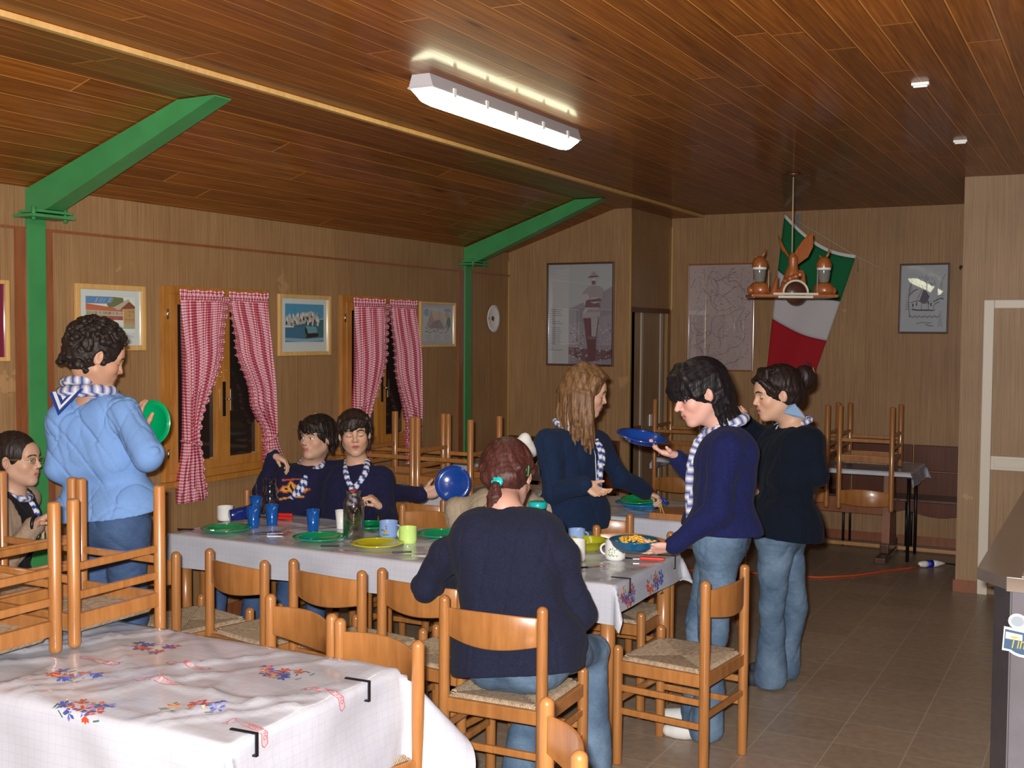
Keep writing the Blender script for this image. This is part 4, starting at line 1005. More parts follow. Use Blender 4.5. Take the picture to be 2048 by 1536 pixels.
cl = Cloth(-4.98, -3.45, 6.59, 7.39, (.03, .14, .12, .12), 12).build('white vinyl cloth on the second-row table by the windows'); cl.flowers(-3.6, 6.9); cl.finish()
table(-3.34, -2.02, 6.36, 7.14, 'second-row table behind the long-haired girl, holding the chopping board', GT)
cl = Cloth(-3.35, -2.01, 6.35, 7.15, (.12, .13, .15, .12), 14).build('white vinyl cloth on the second-row table under the chopping board'); cl.flowers(-2.85, 6.5); cl.banner(-2.5, 6.6); cl.finish()
table(-4.89, -4.05, 8.30, 9.05, 'small table in the far left corner, partly hidden by upturned chairs', GT)
cl = Cloth(-4.90, -4.04, 8.29, 9.06, (.02, .12, .10, .10), 17).build('white vinyl cloth on the small table in the far left corner'); cl.finish()
# far table on a trestle
t = thing('trestle_table', 'dark trestle table near the back wall, under four upturned chairs', 'table', (-2.5, 9.92, 0), 0)
b = MB(); b.box(-1.08, 1.07, -.385, .38, .722, .745, .004); b.build('tabletop', 'table_wood', t)
for x in (-.85, .86):
    b = MB(); b.prism([(-.16, .12), (.16, .12), (.10, .70), (-.10, .70)], x-.03, x+.03, axis='x'); b.build('pedestal', 'brown_trim', t)
    b = MB(); b.box(x-.045, x+.045, -.42, .20, 0, .05, .008); b.box(x-.035, x+.035, -.22, .22, .05, .13, .01); b.build('foot', 'dark_wood', t)
b = MB(); b.prism([(-.83, .34), (.83, .34), (.83, .47), (-.83, .47), (-.83, .36), (-.4, .40), (0, .42), (.4, .40)][:4], -.02, .02, axis='y'); b.build('stretcher', 'brown_trim', t)
for y in (-.2, .19):
    b = MB(); b.tube([(1.04, y, .0), (1.04, y, .722)], .013, 10); b.build('leg', 'black_metal', t)
cl = Cloth(-3.59, -1.42, 9.53, 10.31, (.10, .13, .035, .08), 19).build('white and brownish vinyl cloth on the far trestle table'); cl.finish()

# wall benches with dark panel backs
def bench(x0, x1, y, label, flip=False):
    t = thing('wall_bench', label, 'bench', ((x0+x1)/2, y, 0), 0, 'dark wooden wall benches'); a = (x1-x0)/2; n = max(1, int(round((x1-x0)/.62))); wd = 2*a/n
    for i in range(n):
        xa = -a+i*wd+.006; xb = xa+wd-.012
        b = MB(); b.box(xa, xb, -.055, -.03, .66, .885, .006); b.build('back_panel', 'dark_panel', t)
        b = MB(); b.box(xa, xb, -.050, -.03, .40, .65, .006); b.build('back_panel', 'dark_panel', t)
        b = MB(); pts = [(xa, .43), (xb, .43), (xb, .36)]+[(lerp(xb, xa, k/8), .36-.05*math.sin(PI*k/8)) for k in range(1, 8)]+[(xa, .36)]
        b.prism(pts, -.40, -.385, axis='y'); b.build('apron', 'dark_panel', t)
    b = MB(); b.box(-a, a, -.41, -.05, .43, .455, .006); b.build('seat', 'dark_wood', t)
    for i in range(n+1):
        for yy in (-.36, -.07):
            x = min(max(-a+i*wd, -a+.03), a-.03)
            b = MB(); b.tube([(x, yy, 0), (x, yy, .43)], .011, 8); b.build('leg', 'black_metal', t)
    b = MB(); b.box(-a, a, -.40, -.34, .012, .045, .006); b.build('foot_rail', 'table_wood', t)
bench(-2.60, -1.02, YD-.02, 'dark panelled bench along the back wall under the flag and drawing')
bench(-5.0, -3.88, YP-.03, 'dark panelled bench under the soldier poster')

# ------------------------------------------------------------------ serving counter at the right
t = thing('serving_counter', 'steel-topped serving counter at the right edge with a chamfered corner', 'counter', (-.3, 4.8, 0))
def cp(pts, i=0): return [(x-(-.3), y-4.8) for x, y in pts]
top = [(-.455, 8.2), (-.455, 4.775), (-.34, 4.63), (1.3, 4.63), (1.3, 8.2)]
bod = [(-.395, 8.2), (-.395, 4.80), (-.33, 4.70), (1.2, 4.70), (1.2, 8.2)]
b = MB(); b.prism(cp(top), .90, .945); b.build('worktop', 'steel_top', t)
b = MB(); b.prism(cp(bod), 0.0, .90); b.build('body', 'steel', t)
b = MB(); b.box(-.34+.3, 1.3+.3, 4.622-4.8, 4.632-4.8, .895, .95, .003); b.build('edge_strip', 'chrome', t)
b = MB(); b.box(-.325+.3, 1.2+.3, 4.690-4.8, 4.70-4.8, .02, .885, .003); b.build('front_panel', 'steel', t)
b = MB(); b.box(-.29+.3, 1.3+.3, 4.66-4.8, 8.1-4.8, .945, .95, .002); b.build('top_inlay', 'beige_metal', t)
t2 = thing('sticker', 'colourful oval sticker with a yellow name, stuck on the counter front', 'sticker', (-.283, 4.6885, .722))
S = [((.75,.78,.78), blob(.55,.28,.50,.30, 24, 0)), ((.75,.78,.78), [(-.02,.10),(.02,.66),(.62,.60),(.6,.08)]), ((.75,.78,.78), blob(.36,.80,.24,.18,18,0)), ((.75,.78,.78), blob(.72,.86,.22,.22,18,0)), ((.70,.72,.76), [(.3,.6),(.9,.6),(.85,.85),(.4,.8)]),
     ((.03,.10,.20), blob(.56,.28,.44,.24, 24, 0)), ((.03,.10,.20), [(.02,.15),(.05,.60),(.55,.55),(.55,.10)]), ((.62,.60,.66), [(.06,.38),(.07,.54),(.5,.50),(.5,.36)]), ((.35,.42,.48), blob(.36,.80,.17,.12,16,0)), ((.45,.52,.55), blob(.72,.86,.15,.15,16,0)), ((.60,.40,.60), blob(.74,.48,.18,.10))]
for p in text_polys('Timmy', .34, .25): S.append(((.60,.48,.03), [(.60+x*.95, .30+y*1.15) for x, y in p]))
art('face', S, lambda u, v, k: ((u-.5)*.135, -k*.00006, (v-.5)*.165), t2, 'printed')
t = thing('chrome_dispenser', 'shiny chrome napkin dispenser with a bluish upper part on the counter', 'dispenser', (-.27, 6.15, .952))
b = MB(); b.box(-.075, .12, -.08, .08, 0, .13, .008); b.build('body', 'chrome', t)
b = MB(); b.box(-.06, .12, -.07, .07, .132, .34, .012); b.build('upper_box', 'silver_tape', t)

# ------------------------------------------------------------------ flag, chandelier, cable
t = thing('flag', 'green white and red flag hanging askew from a string on the back wall', 'flag', (-2.4, YD-.05, 2.1))
A_, B_, C_, D_ = (-2.72, 2.925), (-2.075, 2.535), (-2.45, 1.40), (-2.86, 1.50)
def fp(u, v):
    tx = lerp(A_[0], B_[0], u); tz = lerp(A_[1], B_[1], u)-.09*math.sin(PI*u)
    bx_ = lerp(D_[0], C_[0], u); bz = lerp(D_[1], C_[1], u)
    x = lerp(tx, bx_, v); z = lerp(tz, bz, v)
    return (x+2.4, -.012*math.sin(u*9+v*3)-.010-.02*math.sin(u*4)*v, z-2.1)
def band(nme, v0, v1, m):
    b = MB(); b.grid(lambda u, v: fp(u, lerp(v0, v1, v)), 30, 12); b.build(nme, m, t, solid=.002)
band('white_hem', -.012, .012, 'paper'); band('green_band', .012, .35, 'flag_green'); band('white_band', .35, .66, 'flag_white'); band('red_band', .66, 1.0, 'flag_red')
b = MB(); b.tube([(-2.74, YD-.03, 2.95), (-2.4, YD-.04, 2.745), (-2.08, YD-.04, 2.545), (-1.80, YD-.01, 2.39)], .005, 6); b.tube([(-2.07, YD-.05, 2.54), (-2.04, YD-.05, 2.53), (-2.03, YD-.05, 2.44), (-2.055, YD-.05, 2.40), (-2.06, YD-.05, 2.5)], .0025, 5)
tag(b.build('flag_string', 'rope', base=(-2.1, YD-.03, 2.6)), 'twine stretched across the back wall holding up the flag', 'string')
b = MB(); b.box(-2.625, -2.60, YD-.006, YD, 2.70, 2.94); b.box(-2.592, -2.585, YD-.004, YD, 2.70, 2.94); tag(b.build('wall_strip', 'silver_tape', base=(-2.6, YD, 2.8)), 'bluish grey conduit strip running up behind the flag to the ceiling', 'conduit')
# carved wooden chandelier
cxh, cyh = -2.03, 8.08
CZ = 2.10
t = thing('carved_chandelier', 'carved wooden hanging lamp with an eagle and two lanterns, in front of the flag', 'chandelier', (cxh, cyh, CZ))
f2 = Vector((math.cos(YAW), math.sin(YAW), 0)); rzc = rotm('Z', YAW)
def cpx(x, y, z): return rzc @ Vector((x, y, z))
b = MB(); b.box(-.30, .30, -.11, .11, 0, .022, .006, rot=rzc); b.build('base_board', 'carved_wood', t)
b = MB(); b.box(-.155, .155, -.135, -.11, .015, .030, rot=rzc); b.box(-.12, .12, -.13, -.11, -.006, .010, rot=rzc); b.build('front_ledge', 'cream_paint', t)
b = MB(); b.tube([cpx(-.085*math.cos(a), -.125, .03+.085*math.sin(a)) for a in [PI*i/16 for i in range(17)]], .008, 8); b.build('arch', 'cream_paint', t)
b = MB(); b.lathe([(0,0),(.077,0),(.077,.01),(0,.012)], 20, rot=rzc @ rotm('X', -PI/2).to_3x3() @ Matrix.Identity(3), at=cpx(0,-.11,.03)); b.build('clock_face', 'dark_wood', t)
# figure: rocks with an eagle, wings raised
P_ = [cone(cpx(0,.02,.03), cpx(0,0,.16), .065, .045, .03), cone(cpx(-.05,0,.02), cpx(-.03,0,.13), .05, .02, .03), cone(cpx(.07,0,.02), cpx(.085,0,.17), .045, .008, .02), cone(cpx(-.13,0,.0), cpx(-.10,.0,.15), .035, .006, .02), cone(cpx(0,-.01,.14), cpx(.01,-.01,.27), .038, .030, .03), cone(cpx(0,-.01,.26), cpx(.0,-.02,.30), .022, .016, .02), cone(cpx(0,-.03,.30), cpx(.0,-.05,.285), .010, .004, .01)]
for k in range(10): a = k*.7; P_.append(ell(cpx(.05*math.cos(a)*(1+.2*k/10), .05*math.sin(a)-.02, .04+.015*k), (.022,.018,.02), None, .01))
np_mesh('eagle_on_rock', [mesh_sdf(P_, .005, [(np.array((0,0,.012)), np.array((0,0,-1.)))])], 'carved_wood', t, (0,0,0))
def wing(nme, pts, wd):
    b = MB(); n = len(pts)
    L = [cpx(p[0]-wd[i]*.5, -.01, p[1]+wd[i]*.3) for i, p in enumerate(pts)]; R2 = [cpx(p[0]+wd[i]*.5, .0, p[1]-wd[i]*.3) for i, p in enumerate(pts)]
    dv = cpx(0, .014, 0); vs = L+R2+[p+dv for p in L]+[p+dv for p in R2]
    fs = []
    for i in range(n-1):
        fs += [(i, i+1, n+i+1, n+i), (2*n+i, 3*n+i, 3*n+i+1, 2*n+i+1), (i, 2*n+i, 2*n+i+1, i+1), (n+i, n+i+1, 3*n+i+1, 3*n+i)]
    fs += [(0, n, 3*n, 2*n), (n-1, 3*n-1, 4*n-1, 2*n-1)]
    b.add(vs, fs, smooth=False); b.build(nme, 'carved_wood', t)
wing('wing', [(.02, .25), (.07, .31), (.11, .38), (.135, .45)], [.05, .085, .075, .02]); wing('wing', [(-.01, .27), (-.05, .32), (-.075, .37), (-.095, .43)], [.03, .045, .03, .008])
for sx in (-1, 1):
    px_ = sx*.225+.0
    b = MB(); b.lathe([(0, .0), (.05, .0), (.06, .03), (.05, .07), (.035, .085), (0, .088)], 20, at=cpx(px_, 0, .02), sc=(1.25, 1)); b.sph(cpx(px_+sx*.06, -.01, .05), .03); b.build('lantern_foot', 'carved_wood', t)
    b = MB(); b.lathe([(.034, .09), (.040, .12), (.045, .155), (.045, .175)], 18, at=cpx(px_, 0, .02)); b.build('lantern_glass', 'lamp_glass', t)
    b = MB(); b.lathe([(.048, .175), (.05, .185), (.05, .195), (.03, .195)], 18, at=cpx(px_, 0, .02)); b.build('lantern_band', 'white_paint', t)
    b = MB(); b.lathe([(.052, .19), (.054, .215), (.040, .25), (.015, .268), (0, .27)], 20, at=cpx(px_, 0, .02)); 
    b.tube([cpx(px_+.01, 0, .27), cpx(px_+.03, 0, .31), cpx(px_+.035, 0, .35)], [.010, .008, .003], 6); b.tube([cpx(px_-.01, 0, .27), cpx(px_-.035, 0, .30)], [.008, .003], 6); b.build('lantern_roof', 'carved_wood', t)
    b = MB(); b.tube([cpx(px_-sx*.055, -.04, .03), cpx(px_-sx*.055, -.04, .19)], .003, 6); b.build('lantern_rod', 'beige_metal', t)
b = MB(); b.tube([(0, 0, .30), (0, 0, HC-CZ-.02)], .005, 6); b.build('hanging_cord', 'rope', t)
b = MB(); b.lathe([(0, HC-CZ), (.05, HC-CZ), (.045, HC-CZ-.02), (0, HC-CZ-.03)], 18); b.build('ceiling_rose', 'dark_wood', t)
cur = bpy.data.objects
b = MB(); b.tube([(-3.0, 8.45, .008), (-2.5, 8.62, .008), (-1.94, 8.727, .008), (-1.72, 8.93, .008), (-1.52, 9.26, .008), (-1.40, 9.42, .008), (-1.335, 9.50, .02)], .008, 8); tag(b.build('extension_cable', 'orange_cable', base=(-2, 8.8, 0)), 'orange cable lying on the floor by the far table', 'cable')
t = thing('cable_connector', 'white plug connector with a blue middle lying on the floor', 'plug', (-1.265, 9.575, .03), math.radians(40))
b = MB(); b.lathe([(0,-.10),(.014,-.10),(.022,-.08),(.026,-.05),(.026,-.022),(0,-.022)], 16, rot=rotm('Y', PI/2)); b.build('plug', 'white_plastic', t)
b = MB(); b.lathe([(0,-.022),(.030,-.022),(.030,.022),(0,.022)], 16, rot=rotm('Y', PI/2)); b.build('collar', 'blue_plug', t)
b = MB(); b.lathe([(0,.022),(.027,.022),(.026,.06),(.014,.10),(.010,.13),(0,.13)], 16, rot=rotm('Y', PI/2)); b.build('socket', 'white_plastic', t)
b = MB(); b.tube([(-1.17, 9.66, .03), (-1.10, 9.74, .01), (-1.05, 9.90, .006), (-1.04, 10.2, .006)], .005, 8); tag(b.build('black_cable', 'black_metal', base=(-1.1, 9.8, 0)), 'thin black cable from the connector to the corner', 'cable')
# ------------------------------------------------------------------ tableware
ZT = .752
def plate(nme, x, y, z, r, m, label, group=None, rot=None, deep=.018):
    b = MB(); s = r/.13
    b.lathe([(0, 0), (.075*s, 0), (.080*s, .003), (.098*s, deep*.75), (.13*s, deep), (.13*s, deep+.003), (.097*s, deep*.75+.004), (.078*s, .006), (0, .005)], 44, rot=rot)
    for rr, zz in ((.108*s, deep*.86+.0028), (.118*s, deep*.93+.0030)):
        pts = [Vector((rr*math.cos(a), rr*math.sin(a), zz)) for a in [2*PI*i/44 for i in range(44)]]
        if rot is not None: pts = [rot @ p for p in pts]
        b.tube(pts, .0018, 5, closed=True)
    o = b.build(nme, m); o.location = (x, y, z); return tag(o, label, 'plate', group)
GP = 'plastic plates on the dining table'
plate('plate', -4.27, 4.80, ZT, .138, 'green_plate', 'green plate farthest left on the dining table', GP)
plate('plate', -3.67, 4.84, ZT, .142, 'green_plate', 'green plate lying just left of the water jar', GP)
plate('plate', -3.66, 5.27, ZT, .138, 'green_plate', 'green plate behind the water jar and the blue mug', GP)
plate('plate', -3.17, 5.24, ZT, .135, 'green_plate', 'green plate right of the lime mug, by the ponytailed woman\'s elbow', GP)
plate('plate', -3.31, 4.84, ZT, .138, 'yellow_plate', 'yellow plate on the near edge, right of the water jar', GP)
def tumbler(x, y, label, m='blue_glass', r=.037, h=.118, rot=None, z=ZT, group='blue plastic tumblers'):
    b = MB(); b.lathe([(0, 0), (r*.74, 0), (r*.78, .003), (r, h), (r*.93, h), (r*.70, .006), (0, .006)], 26, rot=rot); b.tube([((rot or Matrix.Identity(3)) @ Vector((r*math.cos(a), r*math.sin(a), h))) for a in [2*PI*i/26 for i in range(26)]], .0018, 5, closed=True)
    o = b.build('tumbler', m); o.location = (x, y, z); return tag(o, label, 'glass', group)
tumbler(-4.21, 4.95, 'blue tumbler, the left one of the touching pair')
tumbler(-4.17, 5.06, 'blue tumbler, the right one of the touching pair')
tumbler(-3.86, 5.03, 'blue tumbler standing alone behind the green plate')
tumbler(-4.455, 5.26, 'blue tumbler right beside the fallen dark blue one')
tumbler(-4.44, 5.02, 'dark blue tumbler lying on its side at the left end of the table', 'blue_dark', .042, .13, rotm('Z', 2.6) @ rotm('X', PI/2-.1), ZT+.041)
tumbler(-3.78, 5.18, 'white tumbler half hidden behind the water jar', 'white_mug', .034, .10, group=None)
def mug(x, y, label, m, r=.045, h=.082, ang=0, prints=None, cat='mug', z=ZT):
    t = thing('mug', label, cat, (x, y, z), 0, 'mugs on the dining table')
    b = MB(); b.lathe([(0, 0), (r*.86, 0), (r*.95, .006), (r, .02), (r, h), (r*1.02, h+.002), (r*.95, h+.001), (r*.93, .01), (0, .008)], 32); b.build('cup', m, t)
    ca, sa = math.cos(ang), math.sin(ang)
    pts = [Vector((r*.97+.030*math.sin(a), 0, h*.5+.026*math.cos(a))) for a in [PI*i/10 for i in range(11)]]
    b = MB(); b.tube([(p.x*ca, p.x*sa, p.z) for p in pts], .0055, 10, flat=1.0); b.build('handle', m, t)
    if prints:
        def fr(u, v, k):
            a = ang+prints[1]+(u-.5)*prints[2]; rr = r+.0006+k*.00003; return (rr*math.cos(a), rr*math.sin(a), h*v)
        art('decoration', prints[0], fr, t)
    return t
rr_ = random.Random(9)
mug(-4.52, 5.07, 'white mug at the left end of the table, left of the blue tumblers', 'white_mug', .047, .08, 2.6)
fl_ = [((.02,.22,.10), blob(.12+.14*i, .45+.2*rr_.random(), .06, .07)) for i in range(4)]+[((.55,.25,.05), blob(.3+.12*i, .42, .07, .08)) for i in range(4)]+[((.50,.02,.10), blob(.5, .78, .06, .06))]+[((.02,.25,.12), blob(.25+.15*i, .25, .08, .05)) for i in range(4)]
mug(-3.40, 5.08, 'light blue mug with a small coloured flower print', 'blue_mug', .050, .086, .1, (fl_, -1.35, 1.3))
mug(-3.22, 4.99, 'lime green mug in front of the light blue one', 'lime_mug', .047, .083, 2.9)
mug(-2.27, 5.0, 'plain white mug just right of the ponytailed woman\'s shoulder', 'white_mug', .046, .10, 2.0)
mug(-2.43, 5.36, 'light blue mug behind the plain white one', 'blue_mug', .044, .085, 1.0)
fl2 = [((.04,.28,.06), q) for q in stroke([(.1+.08*i, .30+.06*math.sin(i*1.9)) for i in range(11)], .05)]+[((.03,.12,.05), blob(.2+.15*i, .55+.15*rr_.random(), .03, .05)) for i in range(5)]+[((.35,.30,.03), blob(.3+.2*i, .62, .04, .04)) for i in range(3)]+[((.2,.45,.12), blob(.25+.2*i, .45, .05, .04)) for i in range(3)]
fl2 += [((.05,.06,.12), rect(1.25+.02*i, .38, 1.27+.02*i, .62)) for i in (0, 2, 4, 5, 8)]
mug(-2.12, 5.13, 'white mug printed with green leaves beside the pasta bowl', 'white_mug', .050, .090, PI-.05, (fl2, 1.75, 1.25))
# water jar
t = thing('water_jar', 'tall clear glass jar of water in the middle of the table', 'jar', (-3.54, 4.96, ZT))
pr = [(0, 0), (.050, 0), (.056, .006), (.056, .175), (.050, .205), (.036, .222), (.034, .232), (.041, .238), (.041, .250), (.037, .252), (.031, .235), (.032, .222), (.047, .200), (.053, .172), (.053, .010), (0, .008)]
b = MB(); b.lathe(pr, 40); b.build('jar_body', 'glass', t)
b = MB(); b.lathe([(0, .009), (.0515, .011), (.0515, .168), (0, .168)], 36); b.build('water', 'water', t)
# glass pitcher with a steel handle
t = thing('glass_pitcher', 'clear glass pitcher with a metal handle at the left end of the table', 'pitcher', (-4.44, 5.37, ZT))
b = MB(); b.lathe([(0, 0), (.045, 0), (.052, .01), (.055, .12), (.044, .17), (.040, .19), (.046, .20), (.042, .20), (.037, .188), (.041, .17), (.051, .12), (.048, .012), (0, .006)], 32); b.build('pitcher_body', 'glass', t)
b = MB(); b.lathe([(0, .20), (.045, .20), (.040, .222), (.012, .226), (.008, .24), (.011, .25), (0, .256)], 24); b.build('lid', 'glass', t)
b = MB(); b.tube([(-.045, 0, .20), (-.09, -.01, .20), (-.095, -.01, .16), (-.085, -.01, .08)], .006, 8); b.build('handle', 'chrome', t)
t = thing('brown_jar', 'dark brown jar with a turquoise lid behind the ponytailed woman', 'jar', (-2.66, 5.37, ZT)); t.scale = (1.08, 1.08, 1.16)
b = MB(); b.lathe([(0, 0), (.046, 0), (.050, .006), (.050, .13), (.040, .15), (.040, .155), (0, .155)], 32); b.build('jar_body', 'brown_jar', t)
b = MB(); b.lathe([(.030, .150), (.043, .152), (.045, .158), (.045, .176), (.040, .181), (0, .181)], 32); b.build('lid', 'teal_lid', t)
b = MB(); b.lathe([(0, 0), (.055, 0), (.085, .02), (.10, .055), (.105, .055), (.105, .058), (.098, .058), (.082, .024), (.053, .004), (0, .004)], 36); o = b.build('bowl', 'olive_bowl'); o.location = (-2.33, 5.27, ZT); tag(o, 'olive yellow bowl left of the leaf-printed mug', 'bowl')
# cutlery
def cutlery(x, y, ang, label, knife=True):
    t = thing('knife' if knife else 'fork', label, 'cutlery', (x, y, ZT+.004), ang, 'cutlery on the dining table')
    b = MB(); b.box(-.10, -.005, -.007, .007, 0, .008, .003); b.build('handle', 'black_metal', t)
    b = MB(); b.prism([(-.005, -.006), (.08, -.008), (.105, 0), (.09, .008), (-.005, .006)], .002, .004); b.build('blade', 'chrome', t)
cutlery(-4.00, 4.82, .75, 'dark handled knife between the two left green plates'); cutlery(-3.45, 4.72, .5, 'dark handled knife below the water jar')
cutlery(-3.05, 4.77, .65, 'dark handled knife right of the yellow plate'); cutlery(-2.14, 4.86, .8, 'dark handled knife near the right corner by the ponytailed woman'); cutlery(-4.42, 4.72, .4, 'dark handled knife at the left end of the table')
def scraper(x, y, a, label):
    t = thing('spatula', label, 'utensil', (x, y, ZT+.004), a)
    b = MB(); b.box(-.02, .10, -.012, .012, 0, .016, .006); b.build('handle', 'red_plastic', t)
    b = MB(); b.prism([(-.02, -.006), (-.05, -.010), (-.13, -.035), (-.13, .035), (-.05, .010), (-.02, .006)], .004, .006); b.build('blade', 'blade', t)
scraper(-1.985, 5.16, .25, 'spatula with a bright red handle and shiny blade at the right table corner')
scraper(-4.36, 5.33, .3, 'red handled utensil behind the white mug'); scraper(-4.28, 5.24, .2, 'orange red handled utensil behind the pair of tumblers')
# cloth clips
def clip(x, y, ang, label, z=.752):
    t = thing('tablecloth_clip', label, 'clip', (x, y, z), ang, 'dark metal clips on the cloth edges')
    b = MB(); b.box(-.075, .012, -.006, .006, .004, .008, .001); b.box(.010, .0145, -.006, .006, -.055, .008, .001); b.box(-.05, .0145, -.006, .006, -.058, -.053, .001); b.build('bracket', 'black_metal', t)
clip(-2.045, 2.93, .06, 'dark metal clip on the nearest table\'s right edge, toward its far corner'); clip(-2.045, 2.40, .06, 'dark metal clip on the nearest table\'s right edge, toward the bottom of the photo')
clip(-1.895, 4.73, .1, 'dark clip at the right end of the dining table, nearer the seated woman'); clip(-1.895, 5.32, .1, 'dark clip at the right end of the dining table, by the standing girl\'s sleeve')
clip(-1.415, 9.60, .1, 'dark clip on the far table corner')
# second row table things
b = MB(); b.box(-.20, .20, -.14, .14, 0, .038, .006); o = b.build('chopping_board', 'board_wood'); o.location = (-2.22, 6.50, ZT); o.rotation_euler = (0,0,.03); tag(o, 'thick brown wooden chopping board under the long-haired girl\'s hand', 'board')
plate('tray', -2.60, 6.72, ZT, .17, 'sky_tray', 'bright blue tray on the second-row table', None, None, .035)
plate('plate', -2.62, 6.73, ZT+.036, .12, 'green_plate', 'green plate lying in the blue tray', None, rotm('X', .12))
b = MB(); b.lathe([(0, 0), (.12, 0), (.125, .005), (.125, .22), (.13, .225), (.122, .226), (.12, .01), (0, .008)], 36); o = b.build('cooking_pot', 'pot'); o.location = (-2.15, 6.83, ZT); tag(o, 'tall grey cooking pot behind the girl in front, on the second-row table', 'pot')
# ------------------------------------------------------------------ people
def nv(v): v = np.array(v, dtype=float); return v/(np.linalg.norm(v)+1e-12)
SK1 = np.array((.62,.36,.26)); 
def frame(f, u):
    f = nv(f); u = np.array(u, dtype=float); u = nv(u-f*np.dot(u, f)); r = np.cross(f, u); return r, f, u   # right, forward, up
def ik(a, c, l1, l2, hint):
    a, c = np.array(a, float), np.array(c, float); d = c-a; D = np.linalg.norm(d); D2 = min(D, (l1+l2)*.999); dn = d/(D+1e-9)
    x = (l1*l1-l2*l2+D2*D2)/(2*D2); h = math.sqrt(max(l1*l1-x*x, 0)); hn = np.array(hint, float); hn = nv(hn-dn*np.dot(hn, dn)); return a+dn*x+hn*h
def head_prims(c, R, s, fem=False, nose=1., neck=None, mouth=0):
    """R columns: right, forward, up"""
    def W(x, y, z): return c+R @ np.array((x, y, z))*s
    def E(p, r, k=.02, rot=None): return ell(W(*p), np.array(r)*s, R if rot is None else R @ rot, k*s)
    def C(a, b, ra, rb=None, k=.015): return cone(W(*a), W(*b), ra*s, (rb if rb is not None else ra)*s, k*s)
    jw = .88 if fem else 1.0
    P = [E((0,-.018,.032), (.074,.094,.084)), E((0,.022,-.022), (.061,.066,.072), .03), E((0,.032,-.058), (.046*jw,.052,.046), .03),
         C((-.046*jw,.002,-.052), (-.012,.066,-.091), .016, .0125, .03), C((.046*jw,.002,-.052), (.012,.066,-.091), .016, .0125, .03), E((0,.074,-.092), (.017,.014,.013), .02),
         E((-.038,.058,-.022), (.020,.020,.020), .025), E((.038,.058,-.022), (.020,.020,.020), .025),
         C((-.042,.066,.026), (-.012,.082,.022), .009, .010, .02), C((.042,.066,.026), (.012,.082,.022), .009, .010, .02), E((0,.066,.045), (.045,.022,.030), .03),
         ('-',)+E((-.031,.096,.004), (.017,.018,.012), .014), ('-',)+E((.031,.096,.004), (.017,.018,.012), .014),
         E((-.031,.070,.003), (.0150,.0135,.0125), .004), E((.031,.070,.003), (.0150,.0135,.0125), .004),
         C((0,.084,.014), (0,.104*nose,-.022), .0065, .0095, .012), E((-.0105,.093,-.027), (.0070,.009,.0065), .007), E((.0105,.093,-.027), (.0070,.009,.0065), .007),
         E((0,.078,-.052), (.026,.016,.020), .02),
         C((-.020,.082,-.0535), (0,.0955,-.0505), .0042, .0058, .005), C((.020,.082,-.0535), (0,.0955,-.0505), .0042, .0058, .005),
         C((-.017,.082,-.0605-mouth), (0,.0925,-.0625-mouth), .0050, .0062, .005), C((.017,.082,-.0605-mouth), (0,.0925,-.0625-mouth), .0050, .0062, .005)]
    if mouth: P.append(('-',)+E((0,.096,-.057-mouth*.5), (.011,.012,.0035), .003))
    for q in (-1, 1):
        P += [E((q*.076,-.012,-.004), (.008,.019,.031), .008, np.array(rotm('X', .18))@np.array(rotm('Z', -q*.35))), ('-',)+E((q*.085,-.008,.0), (.006,.010,.018), .006)]
    if neck is not None:
        P += [cone(W(0,-.030,-.055), neck, .047*s, .050*s, .03*s), cone(W(0,.02,-.085), np.array(neck), .028*s, .04*s, .03*s)]
    return P
def head_color(c, R, s, skin, eyes, brow, lip, look=(0,0), cheek=(1.08,.82,.80)):
    """eyes: 'open' | 'closed'"""
    skin = np.array(skin); brow = np.array(brow)
    def f(v):
        q = (v-c) @ R/s; x, y, z = q[:, 0], q[:, 1], q[:, 2]; ax = np.abs(x); n = len(v)
        col = np.tile(skin, (n, 1)); front = (y > .04) & (np.abs(z) < .12) & (ax < .08)
        ck = np.exp(-(((ax-.042)/.020)**2+((z+.030)/.020)**2))*front; col *= (1-ck[:, None]*.55)+ck[:, None]*.55*np.array(cheek)
        m = front & (((ax)/.022)**2+((z+.057)/.0115)**2 < 1) & (y > .074); col[m] = lip
        m = front & (((ax)/.019)**2+((z+.0568)/.0016)**2 < 1) & (y > .08); col[m] = np.array(lip)*.35
        bz = .0265-.010*((ax-.030)/.024)**2+.002; m = front & (np.abs(z-bz) < .0036) & (ax > .011) & (ax < .050); col[m] = brow
        if eyes == 'open':
            e = ((ax-.031)/.0135)**2+((z-.003)/.0062)**2; m = front & (e < 1); col[m] = (.62,.60,.58)
            i = ((x-np.sign(x)*.031-look[0])**2+(z-.003-look[1])**2); m2 = m & (i < .0062**2); col[m2] = (.05,.03,.02)
            m = front & (e >= 1) & (e < 1.55) & (z > .003); col[m] = brow*1.3
        else:
            zz = -.002-.004*(1-((ax-.031)/.014)**2); m = front & (np.abs(z-zz) < .0018) & (np.abs(ax-.031) < .0145); col[m] = brow*.8
            zz = .012; m = front & (np.abs(z-zz) < .0012) & (np.abs(ax-.031) < .013); col[m] *= .75
        m = front & (((ax-.0095)/.0045)**2+((z+.033)/.003)**2 < 1) & (y > .085); col[m] = skin*.35
        return col
    return f
